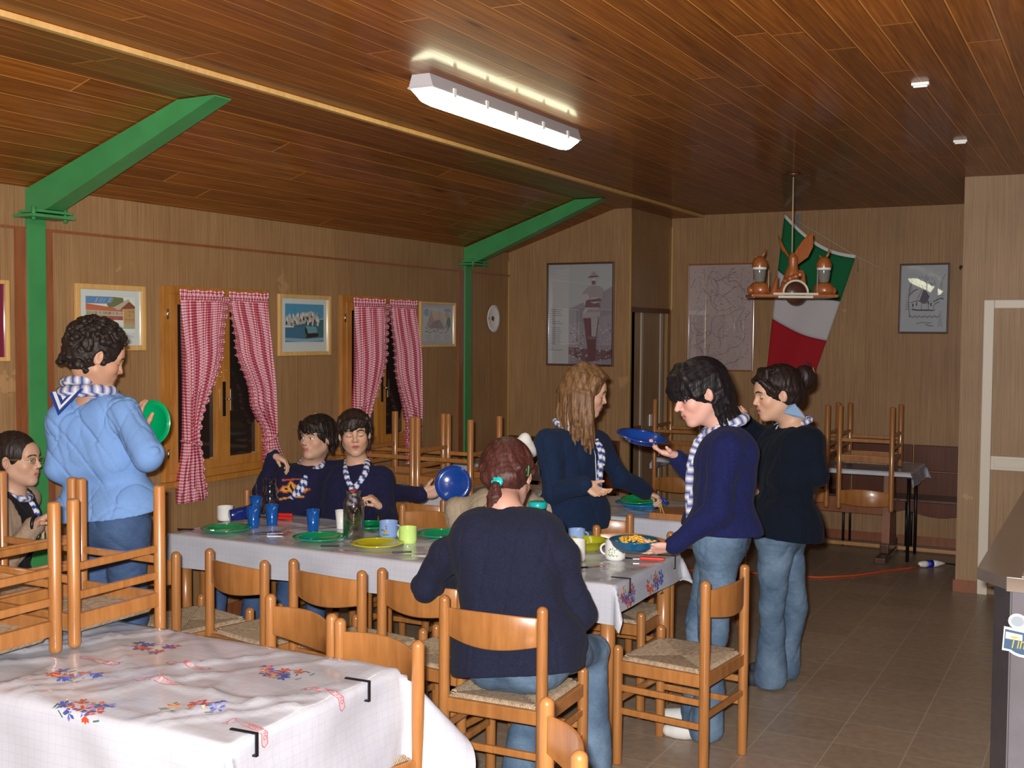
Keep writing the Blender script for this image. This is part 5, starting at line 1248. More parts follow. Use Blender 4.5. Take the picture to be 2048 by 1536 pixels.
def hand_prims(w, d, n, side, s=1., curl=(.5,.6,.7,.8), thumb=(.6,.3), spread=.12):
    """w wrist, d direction of the fingers, n direction the palm faces, side +1 = thumb on the right of d seen from the back of the hand"""
    d = nv(d); n = np.array(n, float); n = nv(n-d*np.dot(n, d)); t = np.cross(d, n)*side   # toward the thumb
    k = .006*s; L = lambda a, b, c: w+(d*a+t*b+n*c)*s
    P = [cone(L(-.015,0,0), L(.01,0,0), .022*s, .021*s, .012), ell(L(.05,-.002,0), np.array((.046,.040,.0145))*s, np.stack([d, t, n], 1), .010), cone(L(.012,.012,.002), L(.075,.022,0), .015*s, .0125*s, .01), cone(L(.012,-.012,.002), L(.070,-.026,0), .015*s, .012*s, .01), cone(L(.02,.022,.006), L(.045,.030,.010), .016*s, .012*s, .01)]
    ln = (.074,.082,.077,.060); ob = (.026,.009,-.009,-.026); oa = (.084,.089,.085,.076); rad = (.0085,.0088,.0084,.0074)
    for i in range(4):
        p = L(oa[i]-.004, ob[i], 0); a = 0; sp = (1.5-i)*spread; dirb = nv(d*math.cos(sp)+t*math.sin(sp)); r = rad[i]*s
        seg = (ln[i]*.45, ln[i]*.31, ln[i]*.24)
        P.append(cone(L(.045, ob[i]*.7, 0), p, .011*s, r*1.08, k*1.4))
        for j in range(3):
            a += curl[i]*(1.0, 1.15, .7)[j]; dd = dirb*math.cos(a)+n*math.sin(a); q = p+dd*seg[j]*s
            P.append(cone(p, q, r*(1.03, .96, .88)[j], r*(.96, .88, .76)[j], k*.6)); p = q
    a, b = thumb; p = L(.030, .030, .008); dd = nv(d*.72+t*.65+n*.25*a*2); q = p+dd*.034*s; P.append(cone(L(.012,.018,.006), p, .015*s, .0125*s, k)); P.append(cone(p, q, .0118*s, .0100*s, k))
    d2 = nv(dd+(-t*.4+n*.7)*b+d*.25); q2 = q+d2*.028*s; P.append(cone(q, q2, .0100*s, .0078*s, k)); return P
def hair_lock(P, pts, r0, r1, k=.006):
    n = len(pts)
    for i in range(n-1): P.append(cone(pts[i], pts[i+1], lerp(r0, r1, i/(n-1)), lerp(r0, r1, (i+1)/(n-1)), k))
def tube_scarf(c_neck, R, s, parent, base, pts_list, knot=None, knot_col=None, rad=.017, collar=None):
    """striped blue and white neckerchief: rolled collar and hanging ends"""
    B_, Wh = (.015,.045,.22), (.62,.62,.66)
    def cf(L, fr=28.):
        return lambda u, a: (Wh if (u*L*fr+a*1.0) % 1 < .52 else B_)
    b = MB()
    for pts, rr in pts_list:
        L = sum((Vector(pts[i+1])-Vector(pts[i])).length for i in range(len(pts)-1))
        # resample
        P = [Vector(p) for p in pts]; Q = []; m = 34
        for i in range(m+1):
            x = i/m*(len(P)-1); j = min(int(x), len(P)-2); t = x-j
            p0 = P[max(j-1, 0)]; p1 = P[j]; p2 = P[j+1]; p3 = P[min(j+2, len(P)-1)]
            Q.append(.5*((2*p1)+(p2-p0)*t+(2*p0-5*p1+4*p2-p3)*t*t+(3*p1-p0-3*p2+p3)*t*t*t))
        b.tube(Q, [rr*(1-.15*abs(math.sin(i*.9))) for i in range(m+1)], 18, colf=cf(L))
    b.v = [tuple(Vector(p)-Vector(base)) for p in b.v]
    o = b.build('neckerchief', 'scarf', parent, col=True)
    if knot is not None:
        b = MB(); b.sph(tuple(Vector(knot)-Vector(base)), (.022,.016,.013)); b.build('scarf_ring', knot_col or 'red_plastic', parent)
    return o
def person(name_label, loc, H, pel, neck, face, J, skin=(.50,.30,.21), top=(.012,.014,.045), top_mat='knit', jeans='denim_mid', hs=1.0, hf=None, hu=(0,0,1), hc=None, eyes='closed', brow=(.03,.018,.012),
           lip=(.42,.14,.12), look=(0,0), fem=False, hair=None, hairm='hair', hairc=(.02,.012,.008), shoulders=None, sit=False, fat=1.0, seed=1, hem=None, sleeve=0.0, curlL=(.5,.6,.7,.8), curlR=(.5,.6,.7,.8), nose=1., mouth=0,
           thumbL=(.6,.3), thumbR=(.6,.3), shoe='shoe_dark', topcol=None, collar=True, flare=0., under=None, spreadL=.1, spreadR=.1, torso_k=1.0, fold=1.0):
    S = H/1.70; base = np.array((loc[0], loc[1], 0.)); t = thing('person', name_label, 'person', (loc[0], loc[1], 0))
    pel = np.array(pel, float); neck = np.array(neck, float); face = nv((face[0], face[1], 0)); lat = np.cross(face, (0,0,1))   # to the person's right
    up = nv(neck-pel)
    if shoulders is None: shL = neck-lat*.165*S*fat-up*.045*S; shR = neck+lat*.165*S*fat-up*.045*S
    else: shL, shR = [np.array(x, float) for x in shoulders]
    slat = nv(shR-shL)
    l1, l2 = .285*S, .255*S
    arms = {}
    for nme, sh in (('L', shL), ('R', shR)):
        w_ = np.array(J['w'+nme], float); el = np.array(J['e'+nme], float) if ('e'+nme) in J else ik(sh, w_, l1, l2, J['h'+nme]); arms[nme] = (sh, el, w_)
    hipL, hipR = pel-lat*.088*S, pel+lat*.088*S
    legs = {}
    for nme, hp in (('L', hipL), ('R', hipR)):
        an = np.array(J['a'+nme], float); kn = np.array(J['k'+nme], float) if ('k'+nme) in J else ik(hp, an, .43*S, .41*S, face); legs[nme] = (hp, kn, an)
    # ---- skin
    hf = hf if hf is not None else face; r_, f_, u_ = frame(hf, hu); R = np.stack([r_, f_, u_], 1); hs = hs*S**.5
    hc = np.array(hc, float) if hc is not None else neck+up*.135*S+f_*.03
    nk = neck+up*.01
    HP = head_prims(hc, R, hs, fem, nose, nk, mouth)+[cone(nk, neck-up*.08*S, .055*S, .07*S, .04), cone(neck-slat*.07*S-up*.03, neck+slat*.07*S-up*.03, .04*S, .04*S, .04)]
    parts = [mesh_sdf(HP, .0027*hs)]
    for nme, sd, cu, th, sp in (('L', 1, curlL, thumbL, spreadL), ('R', -1, curlR, thumbR, spreadR)):
        sh, el, w_ = arms[nme]; dd = J.get('d'+nme, w_-el); nn = J.get('n'+nme, (0,0,-1)); fa = nv(w_-el)
        A = hand_prims(w_, dd, nn, sd, S*(.93 if fem else 1.02), cu, th, sp)+[cone(el+(w_-el)*.55, w_-fa*.01, .029*S, .0235*S, .02)]
        parts.append(mesh_sdf(A, .0030))
    IN = [cone(pel-slat*.05*S, pel+slat*.05*S, .08*S, None, .04), cone(pel, neck-up*.06, .07*S, .075*S, .04), cone(shL, shR, .035*S, None, .03)]
    for nme in 'LR':
        sh, el, w_ = arms[nme]; IN += [cone(sh, el, .036*S, .030*S), cone(el, el+(w_-el)*.5, .03*S, .028*S)]
        hp, kn, an = legs[nme]; IN += [cone(hp, kn, .06*S, .042*S), cone(kn, an, .042*S, .03*S)]
    parts.append(mesh_sdf(IN, .012))
    fc = head_color(hc, R, hs, skin, eyes, brow, lip, look)
    def allc(v):
        c = np.tile(np.array(skin), (len(v), 1)); near = np.linalg.norm(v-hc, axis=1) < .16*hs; c[near] = fc(v[near]); return c
    np_mesh('body', parts, 'skin', t, base, allc)
    # ---- sweater
    T = []; g = .014*fat; k = .05*torso_k
    mid = pel+(neck-pel)*.5; ch = pel+(neck-pel)*.76
    T += [cone(ch-slat*.078*S*fat, ch+slat*.078*S*fat, .108*S*fat+g, None, k), cone(mid-slat*.062*S*fat, mid+slat*.062*S*fat, .108*S*fat+g, None, k), cone(pel+up*.06-slat*.065*S*fat, pel+up*.06+slat*.065*S*fat, .124*S*fat+g+flare, None, k), cone(pel-slat*.07*S*fat, pel+slat*.07*S*fat, .134*S*fat+g+flare, None, k), cone(pel-up*.08-slat*.06*S*fat, pel-up*.08+slat*.06*S*fat, .128*S*fat+g+flare, None, k),
          cone(neck-up*.040*S, shL, .050*S, .056*S, .035), cone(neck-up*.040*S, shR, .050*S, .056*S, .035), cone(neck-up*.02, neck+up*.018, .064*S, .056*S, .02), cone(shL, shR, .065*S, None, .03)]
    if fem: T += [ell(ch+face*.085*S-slat*.07*S-up*.03, (.062*S,)*3, None, .05), ell(ch+face*.085*S+slat*.07*S-up*.03, (.062*S,)*3, None, .05)]
    for nme in 'LR':
        sh, el, w_ = arms[nme]; fa = nv(w_-el); end = w_-fa*(.015+sleeve)
        T += [cone(sh, el, .062*S+g*.6, .050*S+g*.5, .03), cone(el, end, .052*S+g*.5, .036*S+g*.4, .02), cone(end-fa*.03, end, .040*S+g*.4, .041*S+g*.4, .008)]
    disp = waves(seed, 9, 18, 55, .0016, (1, 1, 1.6)); disp2 = waves(seed+40, 6, 9, 20, .0028)
    cuts = [(pel-up*.10*S if hem is None else np.array(hem, float), -up if not sit else nv(-up+(0,0,-.3)))]
    hole = ('-',)+ell(neck+up*.108*S+face*.010, (.060*S, .060*S, .080*S), None, .004)
    cz = creases(seed, 9, .0050*fold, 12, 34, (1, 1, .35)); dfn = lambda X, Y, Z: disp(X, Y, Z)+disp2(X, Y, Z)-cz(X, Y, Z)*1.0
    sw = mesh_sdf(T+[hole], .0062, cuts, dfn)
    SL = [q for q in T[-(6 if not fem else 6):]]
    sl = mesh_sdf([q for q in SL if q[0] == 'c'], .0062, (), dfn)
    tc = np.array(top)
    np_mesh('sweater' if top_mat == 'knit' else 'shirt', [sw, sl], top_mat, t, base, (lambda v: np.tile(tc, (len(v), 1))) if topcol is None else (lambda v: topcol(v, np.tile(tc, (len(v), 1)), ch, face, slat, up)))
    # ---- jeans
    Jn = [cone(pel-lat*.065*S, pel+lat*.065*S, .113*S*fat, None, .04), cone(pel+up*.03-lat*.06*S, pel+up*.03+lat*.06*S, .098*S*fat, None, .04)]
    if sit: Jn.append(cone(pel-lat*.08-face*.03-np.array((0,0,.005)), pel+lat*.08-face*.03-np.array((0,0,.005)), .105*S*fat, None, .04))
    for nme in 'LR':
        hp, kn, an = legs[nme]; dn = nv(an-kn); Jn += [cone(hp, kn, .092*S*fat, .064*S, .035), cone(kn, an+dn*.02, .064*S, .062*S+flare, .03), cone(an-dn*.12, an+dn*.035, .058*S, .072*S+flare, .03)]
    dj = waves(seed+3, 9, 14, 50, .0018, (1, 1, 1.8)); cj = creases(seed+8, 9, .0035, 14, 42, (1, 1, .9)); np_mesh('jeans', [mesh_sdf(Jn, .0075, [(np.array((0,0,.012)), np.array((0,0,-1.)))], lambda X, Y, Z: dj(X, Y, Z)-cj(X, Y, Z))], jeans, t, base)
    for nme in 'LR':
        hp, kn, an = legs[nme]; fd = np.array(J.get('f'+nme, face), float); fd = nv((fd[0], fd[1], 0)); g0 = np.array((an[0], an[1], .0))
        sh_ = [cone(g0+(0,0,.05), g0+fd*.13*S+(0,0,.036), .044*S, .036*S, .03), cone(g0-fd*.03+(0,0,.045), g0+(0,0,.09), .036*S, .04*S, .03), cone(g0+fd*.1+(0,0,.03), g0+fd*.17*S+(0,0,.032), .034*S, .030*S, .02)]
        np_mesh('shoe', [mesh_sdf(sh_, .006, [(np.array((0,0,.002)), np.array((0,0,-1.)))])], shoe, t, base)
    # ---- hair
    def W(x, y, z): return hc+R @ np.array((x, y, z))*hs
    if hair:
        HPm = hair(W, R, hs, hc)
        cuts_h = []
        dh = waves(seed+9, 10, 160, 420, .00045, (1, 1, .3))
        hc_ = np.array(hairc)
        rn = np.random.RandomState(seed)
        np_mesh('hair', [mesh_sdf(HPm, .0034, cuts_h, dh)], hairm, t, base, lambda v: hc_[None, :]*(1+.35*np.sin((v @ np.array((210., 170., 40.)))[:, None]*.6)*.5))
    return dict(t=t, hc=hc, R=R, W=W, base=base, neck=neck, ch=ch, face=face, lat=slat, up=up, arms=arms, S=S, hs=hs, skin=skin)
def EW(W, R, s, p, r, k=.012, rot=None): return ell(W(*p), np.array(r)*s, R if rot is None else R @ np.array(rot), k*s)
def cap(W, R, s, thick=.012, face_cut=True, low=-.02, back=1.):
    P = [EW(W, R, s, (0,-.022,.036), (.078+thick,.096+thick*back,.086+thick), .02), EW(W, R, s, (0,-.060,-.020), (.066+thick*.7,.055+thick,.060), .03)]
    if face_cut: P += [('-',)+EW(W, R, s, (0,.098,-.055), (.085,.080,.108), .006), ('-',)+EW(W, R, s, (0,.035,-.085), (.10,.055,.075), .006), ('-',)+EW(W, R, s, (-.088,-.004,-.012), (.022,.024,.036), .005), ('-',)+EW(W, R, s, (.088,-.004,-.012), (.022,.024,.036), .005)]
    return P
def hair_short(W, R, s, hc):
    P = cap(W, R, s, .008); r = random.Random(2)
    P.append(('-',)+EW(W, R, s, (0,-.02,-.115), (.09,.09,.045), .006)); return P
def hair_mop(r0, fringe=.03, side=1):
    def f(W, R, s, hc):
        P = cap(W, R, s, .013); r = random.Random(r0)
        for i in range(15):
            x = -.066+.132*i/14; e = abs(x)/.07; zt = .100-.03*e; xx = x+side*r.uniform(.004, .018)
            hair_lock(P, [W(x*.6, .045, .118-.02*e), W(x*.95, .088-.030*e*e, .085-.02*e), W(xx, .098-.036*e*e, .050-r.uniform(0, .012)), W(xx+side*.006, .098-.040*e*e, .050-fringe*r.uniform(.3, 1))], .011*s, .004*s, .008)
        for q in (-1, 1):
            for i in range(7):
                y = .05-.018*i; hair_lock(P, [W(q*.070, y, .085), W(q*.086, y, .04), W(q*.087, y-.004, .012-r.uniform(0,.02)-(0 if y > .01 else .03))], .011*s, .005*s)
        for i in range(13):
            a = PI*(i-6)/14; hair_lock(P, [W(.075*math.sin(a), -.085*math.cos(a)-.02, .05), W(.085*math.sin(a), -.100*math.cos(a)-.015, -.02), W(.070*math.sin(a), -.088*math.cos(a)-.012, -.075-r.uniform(0,.02))], .014*s, .005*s)
        return P
    return f
def hair_curls(W, R, s, hc):
    P = cap(W, R, s, .012); r = random.Random(5)
    for i in range(420):
        z = r.uniform(-.55, 1); a = r.uniform(0, 2*PI); q = math.sqrt(max(0, 1-z*z)); x, y = q*math.cos(a), q*math.sin(a)
        if y > .45 and z < .42: continue
        if abs(x) > .8 and y > -.25 and z < .15: continue
        p = (x*.096, -.022+y*.112, .040+z*.104); P.append(EW(W, R, s, p, (r.uniform(.008,.015),)*3, .004))
    for i in range(70):
        a = r.uniform(0, 2*PI); x, y = math.cos(a), math.sin(a)
        if y > -.1: continue
        p = (x*.082, -.022+y*.098, r.uniform(-.075, -.02)); P.append(EW(W, R, s, p, (r.uniform(.008,.014),)*3, .004))
    return P
def hair_bowl(W, R, s, hc):
    P = cap(W, R, s, .017); r = random.Random(8)
    for i in range(22):
        x = -.078+.156*i/21; e = abs(x)/.08
        hair_lock(P, [W(x*.5, .03, .125), W(x*.9, .088-.03*e, .10-.01*e), W(x, .112-.050*e*e, .055), W(x+r.uniform(-.004,.004), .112-.052*e*e, .022-.018*e+r.uniform(-.008,.006))], .012*s, .004*s, .009)
    for q in (-1, 1):
        for i in range(9):
            y = .052-.014*i; end = -.005 if y > .0 else -.02-(.0-y)*.8
            if -.035 < y < .012: end = .018
            hair_lock(P, [W(q*.06, y, .105), W(q*.090, y, .055), W(q*.094, y, .012), W(q*.090, y-.004, end)], .014*s, .007*s, .012)
    for i in range(17):
        a = PI*(i-8)/17*1.05; hair_lock(P, [W(.08*math.sin(a), -.092*math.cos(a)-.02, .05), W(.092*math.sin(a), -.110*math.cos(a)-.01, -.03), W(.078*math.sin(a), -.098*math.cos(a)-.01, -.09), W(.070*math.sin(a), -.112*math.cos(a)-.01, -.135-r.uniform(0,.025))], .017*s, .006*s, .012)
    return P+EARS(W, R, s, 1.05)
EARS = lambda W, R, s, k=1: [('-',)+EW(W, R, s, (q*.090,-.004,-.010), (.032*k,.019*k,.030*k), .006) for q in (-1, 1)]
def hair_bun(W, R, s, hc):
    P = cap(W, R, s, .013)
    P += [cone(W(-.06,.075,.075), W(-.082,.03,.02), .014*s, .016*s, .02), cone(W(.06,.075,.075), W(.082,.03,.02), .014*s, .016*s, .02), cone(W(.085,.03,.02), W(.07,-.07,.01), .014*s, .02*s, .02), cone(W(-.085,.03,.02), W(-.07,-.07,.01), .014*s, .02*s, .02)]
    for i in range(16): x = -.07+.14*i/15; hair_lock(P, [W(x, .085-abs(x)*.5, .085), W(x*.9, .04, .118), W(x*.6, -.06, .11), W(x*.3, -.12, .055)], .010*s, .008*s)
    P += [EW(W, R, s, (0,-.140,.050), (.050,.048,.056), .012)]
    for i in range(12): a = i*PI/6; P.append(cone(W(.030*math.cos(a),-.150,.052+.032*math.sin(a)), W(.030*math.cos(a+.9),-.165,.052+.030*math.sin(a+.9)), .013*s, .008*s, .005))
    hair_lock(P, [W(0,-.165,.075), W(.01,-.178,.10), W(.02,-.170,.115)], .008*s, .003*s)
    return P+EARS(W, R, s)
def hair_long(W, R, s, hc):
    P = cap(W, R, s, .012); r = random.Random(12)
    # W gives head space; the locks fall straight down in the room
    def D(p, dz, dx=0, dy=0): return p+np.array((dx, dy, -dz))
    for q in (-1, 1):
        for i in range(24):
            y = .040-.0048*i; rt = W(q*.006, y*.7-.01, .122); a = W(q*(.070+.014*math.sin(i*.5)), y, .075); b = W(q*(.092+.008*r.random()), y-.004, .0)
            if y > .03: b = W(q*.086, y-.014, .0)
            L = r.uniform(.22, .33) if y < .05 else r.uniform(.18, .26); wv = r.uniform(-.02, .02)
            c1 = D(b, L*.4, wv*.5, r.uniform(-.012, .012)); c2 = D(b, L*.75, wv, r.uniform(-.02, .02)); c3 = D(b, L, wv*1.4, r.uniform(-.02, .02))
            hair_lock(P, [rt, a, b, c1, c2, c3], .0150, .0060, .010)
    for i in range(14): x = -.055+.11*i/13; hair_lock(P, [W(x*.3, .02, .124), W(x, .078-abs(x)*.5, .098), W(x*1.45, .050, .062)], .011, .008, .010)
    for i in range(22):
        a = PI*(i-10.5)/21; p0 = W(.07*math.sin(a), -.09*math.cos(a)-.02, .06); p1 = W(.085*math.sin(a), -.110*math.cos(a)-.02, -.03); L = r.uniform(.20, .30)
        hair_lock(P, [W(.02*math.sin(a), -.05, .122), p0, p1, D(p1, L*.5, r.uniform(-.015,.015)), D(p1, L, r.uniform(-.02,.02))], .017, .007, .010)
    return P
def hair_pony(W, R, s, hc):
    P = cap(W, R, s, .013, True)
    P += [cone(W(.082,.03,.03), W(.05,-.10,-.03), .016*s, .02*s, .02), cone(W(-.082,.03,.03), W(-.05,-.10,-.03), .016*s, .02*s, .02), EW(W, R, s, (0,-.085,-.03), (.062,.045,.045), .02)]
    tip = W(0,-.118,-.055); r = random.Random(4)
    for i in range(26):
        a = -1.5+3.0*i/25; hair_lock(P, [W(.05*math.sin(a*.6), .06, .11-abs(a)*.01), W(.092*math.sin(a), -.03-.04*math.cos(a), .085*math.cos(a)+.02), W(.070*math.sin(a), -.10, .03*math.cos(a)-.005), W(.012*math.sin(a), -.118, -.052)], .0115*s, .008*s)
    bk = R @ np.array((0,-1.,0)); bk[2] = 0; bk = nv(bk)
    for i in range(18):
        a = i*2*PI/18; o_ = (R @ np.array((1.,0,0)))*.014*math.cos(a)+bk*.010*math.sin(a); lg = r.uniform(0, .03); sw = (R @ np.array((1.,0,0)))*r.uniform(-.012, .020)
        hair_lock(P, [tip, tip+bk*.022+o_*.6+(0,0,-.012), tip+bk*.036+o_*1.7+(0,0,-.055), tip+bk*.034+o_*1.5+sw+(0,0,-.105), tip+bk*.026+o_*.7+sw*1.6+(0,0,-.130-lg)], .010, .003, .005)
    return P[:1]+P[1:]+EARS(W, R, s)
# ------------------------------------------------------------------ the nine people
RT = np.array((.8855, .4646, 0)); FW = np.array((-.4646, .8855, 0)); UPV = np.array((0, 0, 1.))
def on_arm(p, *a): return p
# boy in the light blue shirt, standing, back to the camera
P1 = person('standing curly-haired boy in a light blue shirt, back turned, holding a green plate', (-4.12, 3.66), 1.80,
    pel=np.array((-4.000,3.734,0.960)), neck=np.array((-4.061,3.677,1.571)), face=FW*.8+RT*.45, hc=np.array((-3.998,3.661,1.725)), hf=RT*.78+FW*.5-UPV*.38, hs=1.12,
    shoulders=(np.array((-4.160,3.618,1.445)), np.array((-3.878,3.689,1.479))),
    J=dict(wL=np.array((-4.195,3.930,1.277)), eL=np.array((-4.166,3.604,1.228)), wR=np.array((-3.859,3.784,1.371)), eR=np.array((-3.693,3.664,1.301)), dR=UPV*.9-RT*.25+FW*.1, nR=RT*.5+FW*.8, dL=RT+UPV*.2, nL=FW*-.2+UPV, aL=(-4.22,3.70,.09), aR=(-4.03,3.78,.09)),
    skin=(.46,.25,.16), top=(.16,.29,.56), top_mat='cotton', fold=1.4, jeans='denim_blue', hair=hair_curls, hairm='hair_curly', hairc=(.018,.012,.010), fat=1.06, seed=3, hem=(-4.1,3.66,1.0), flare=.012, brow=(.02,.012,.01), curlR=(.35,.4,.4,.4), thumbR=(.5,.5), torso_k=1.3, shoe='shoe_dark')
# boy with glasses
P2 = person('seated boy with glasses in profile at the left edge, beige sleeves and black vest', (-4.66, 3.66), 1.62,
    pel=(-4.66,3.66,.57), neck=np.array((-4.636,3.722,1.056)), face=RT, hc=np.array((-4.594,3.719,1.226)), hf=RT+FW*-.12-UPV*.02, hs=1.10, eyes='open', look=(.0,.0),
    J=dict(wL=np.array((-4.617,3.859,0.894)), hL=(0,0,-1), wR=np.array((-4.345,3.609,0.958)), hR=(-.3,-.3,-1), dR=RT*.8+UPV*.5, dL=RT*.6-FW*.8, kL=(-4.28,3.98,.52), kR=(-4.20,3.76,.52), aL=(-4.24,4.0,.09), aR=(-4.18,3.74,.09)),
    sit=True, top=(.30,.22,.155), hair=hair_short, hairc=(.020,.012,.010), seed=5, skin=(.50,.30,.21),
    topcol=lambda v, c, ch, f, l, u: np.where((np.abs((v-ch) @ l) < .125)[:, None], np.array((.010,.009,.012)), c))
t = P2['t']; W = P2['W']; b = MB()
for q in (-1, 1):
    b.tube([tuple(Vector(W(q*.032+.021*math.cos(a)*1.0, .098-.010*abs(math.cos(a)*q-0)**2*.6, .003+.014*math.sin(a)))-Vector(P2['base'])) for a in [2*PI*i/18 for i in range(18)]], .0013, 6, closed=True)
    b.tube([tuple(Vector(W(*p))-Vector(P2['base'])) for p in ((q*.053,.094,.006), (q*.074,.06,.010), (q*.082,-.005,.010), (q*.080,-.02,-.002))], .0014, 6)
b.tube([tuple(Vector(W(*p))-Vector(P2['base'])) for p in ((-.012,.101,.006), (0,.104,.010), (.012,.101,.006))], .0013, 6); b.build('glasses_frame', 'gold_strip', t)
for q in (-1, 1):
    b = MB(); c_ = Vector(W(q*.032, .0965, .003))-Vector(P2['base']); R_2 = Matrix(P2['R'].tolist()); pts = [tuple(c_+R_2 @ Vector((.020*math.cos(a), 0, .0135*math.sin(a)))) for a in [2*PI*i/20 for i in range(20)]]
    b.add(pts, [list(range(20))]); b.build('lens', 'clear_plastic', t)
# boy with the flame print sweatshirt
def flame(v, c, ch, f, l, u):
    q = v-(ch-u*.045); x = q @ l; z = q @ u; front = (q @ f) > .02; x = -x
    a = .50; s = x*math.cos(a)+z*math.sin(a); w_ = -x*math.sin(a)+z*math.cos(a)   # along and across the streak
    k = front & (np.abs(s) < .13); out = c.copy()
    th = .030*np.clip(1-np.abs(s-.02)/.13, 0, 1)*(1+.25*np.sin(s*90))
    m = k & (np.abs(w_+.10*s*s*6-.0) < th); out[m] = (.36,.07,.03)
    m = k & (np.abs(w_+.10*s*s*6-.0) < th-.006); out[m] = (.62,.30,.05)
    m = k & (np.abs(w_+.10*s*s*6) < th-.012) & (np.sin(s*150+w_*60) > -.1); out[m] = (.02,.02,.03)
    m = k & (np.abs(w_+.038+.5*s*s) < .004) & (s < .07); out[m] = (.55,.22,.05)
    m = k & (np.abs(w_-.040+.3*s*s) < .0035) & (s > -.04); out[m] = (.42,.08,.04)
    return out
P3 = person('seated boy in a navy flame-print sweatshirt, looking aside, holding out a blue plate', (-4.55, 5.52), 1.62,
    pel=(-4.52,5.50,.60), neck=np.array((-4.328,5.620,1.022)), face=-FW*.95+RT*.15, hc=np.array((-4.267,5.600,1.198)), hf=-FW*.78-RT*.50+UPV*.02, hu=(-.02,0,1), hs=1.13, eyes='open', look=(.004,0),
    shoulders=(np.array((-4.140,5.720,1.005)), np.array((-4.551,5.600,0.955))),
    J=dict(eR=np.array((-4.550,5.420,0.868)), wR=np.array((-4.392,5.350,1.117)), dR=RT*.9-UPV*.55, nR=-UPV*.8-RT*.5, eL=np.array((-3.890,5.800,0.869)), wL=np.array((-3.599,5.740,0.888)), dL=RT*.9+UPV*.25, nL=FW*.9+UPV*.1, kL=(-4.35,5.12,.52), kR=(-4.60,5.12,.52), aL=(-4.33,5.08,.09), aR=(-4.60,5.05,.09)),
    sit=True, top=(.014,.014,.042), topcol=flame, hair=hair_mop(3, .022, -1), hairc=(.016,.010,.008), seed=7, curlR=(.5,.55,.6,.6), curlL=(.25,.3,.35,.4), thumbL=(.9,.3), brow=(.02,.012,.010), jeans='denim_blue')
# boy with closed eyes
P4 = person('seated boy in a navy sweater with closed eyes, open mouth and a red-ringed scarf', (-3.99, 5.50), 1.62,
    pel=(-3.98,5.50,.60), neck=np.array((-3.923,5.530,1.062)), face=-FW*.97+RT*.1, hc=np.array((-3.920,5.500,1.247)), hf=-FW+RT*.16-UPV*.03, hu=(-.06,-.03,1), hs=1.13, mouth=.004,
    shoulders=(np.array((-3.781,5.580,0.983)), np.array((-4.133,5.550,0.963))),
    J=dict(eL=np.array((-3.645,5.450,0.786)), wL=np.array((-3.564,5.250,0.884)), dL=-RT*.6+UPV*.55-FW*.2, nL=-UPV*.5-RT*.6, eR=np.array((-4.169,5.500,0.706)), wR=(-4.05,5.22,.68), kL=(-3.88,5.10,.52), kR=(-4.08,5.10,.52), aL=(-3.88,5.05,.09), aR=(-4.08,5.03,.09)),
    sit=True, top=(.012,.013,.040), hair=hair_mop(6, .028, 1), hairc=(.022,.013,.010), seed=9, curlL=(.9,.9,1.0,1.0), thumbL=(.4,.5), skin=(.52,.31,.21), jeans='denim_blue')
# woman with the ponytail
P5 = person('seated woman seen from behind in a dark fleece, auburn ponytail with a turquoise tie', (-2.04, 3.95), 1.68,
    pel=(-2.03,3.93,.60), neck=np.array((-2.140,4.018,1.140)), face=FW*.55+np.array((0,1,0))*.5, hc=np.array((-2.191,4.156,1.258)), hf=FW*.93+RT*.34-UPV*.42, hu=FW*.3+UPV, hs=1.16, fem=True,
    shoulders=(np.array((-2.358,3.939,0.956)), np.array((-1.900,4.045,0.978))),
    J=dict(eL=np.array((-2.452,3.928,0.818)), wL=np.array((-2.439,4.229,0.809)), eR=np.array((-1.837,4.089,0.749)), wR=np.array((-2.067,4.342,0.763)), kL=(-2.16,4.36,.52), kR=(-1.90,4.37,.52), aL=(-2.10,4.10,.09), aR=(-1.86,4.30,.09)),
    sit=True, top=(.013,.015,.032), hair=hair_pony, hairm='hair', hairc=(.055,.018,.014), fat=1.22, seed=11, hem=(-2.04,3.93,.53), jeans='denim_light', skin=(.48,.27,.20), torso_k=1.3)
t = P5['t']; W = P5['W']; bs = Vector(P5['base'])
b = MB(); c_ = Vector(W(0,-.122,-.055))-bs; b.tube([tuple(c_+Vector((.017*math.cos(a), .004*math.sin(a), .013*math.sin(a)))) for a in [2*PI*i/14 for i in range(14)]], .010, 10, closed=True); b.sph(c_, (.022,.016,.014)); b.build('hair_tie', 'teal_lid', t)
b = MB(); b.tube([tuple(Vector(W(*p))-bs) for p in ((.078,-.070,.030), (.086,-.066,.010), (.080,-.058,-.018), (.088,-.052,-.02), (.092,-.060,.012), (.082,-.066,.032))], .003, 6, closed=True); b.build('hair_clip', 'green_paint', t)
b = MB(); b.sph(Vector(W(.080,-.010,-.036))-bs, .004, 8, 6); b.build('earring', 'chrome', t)
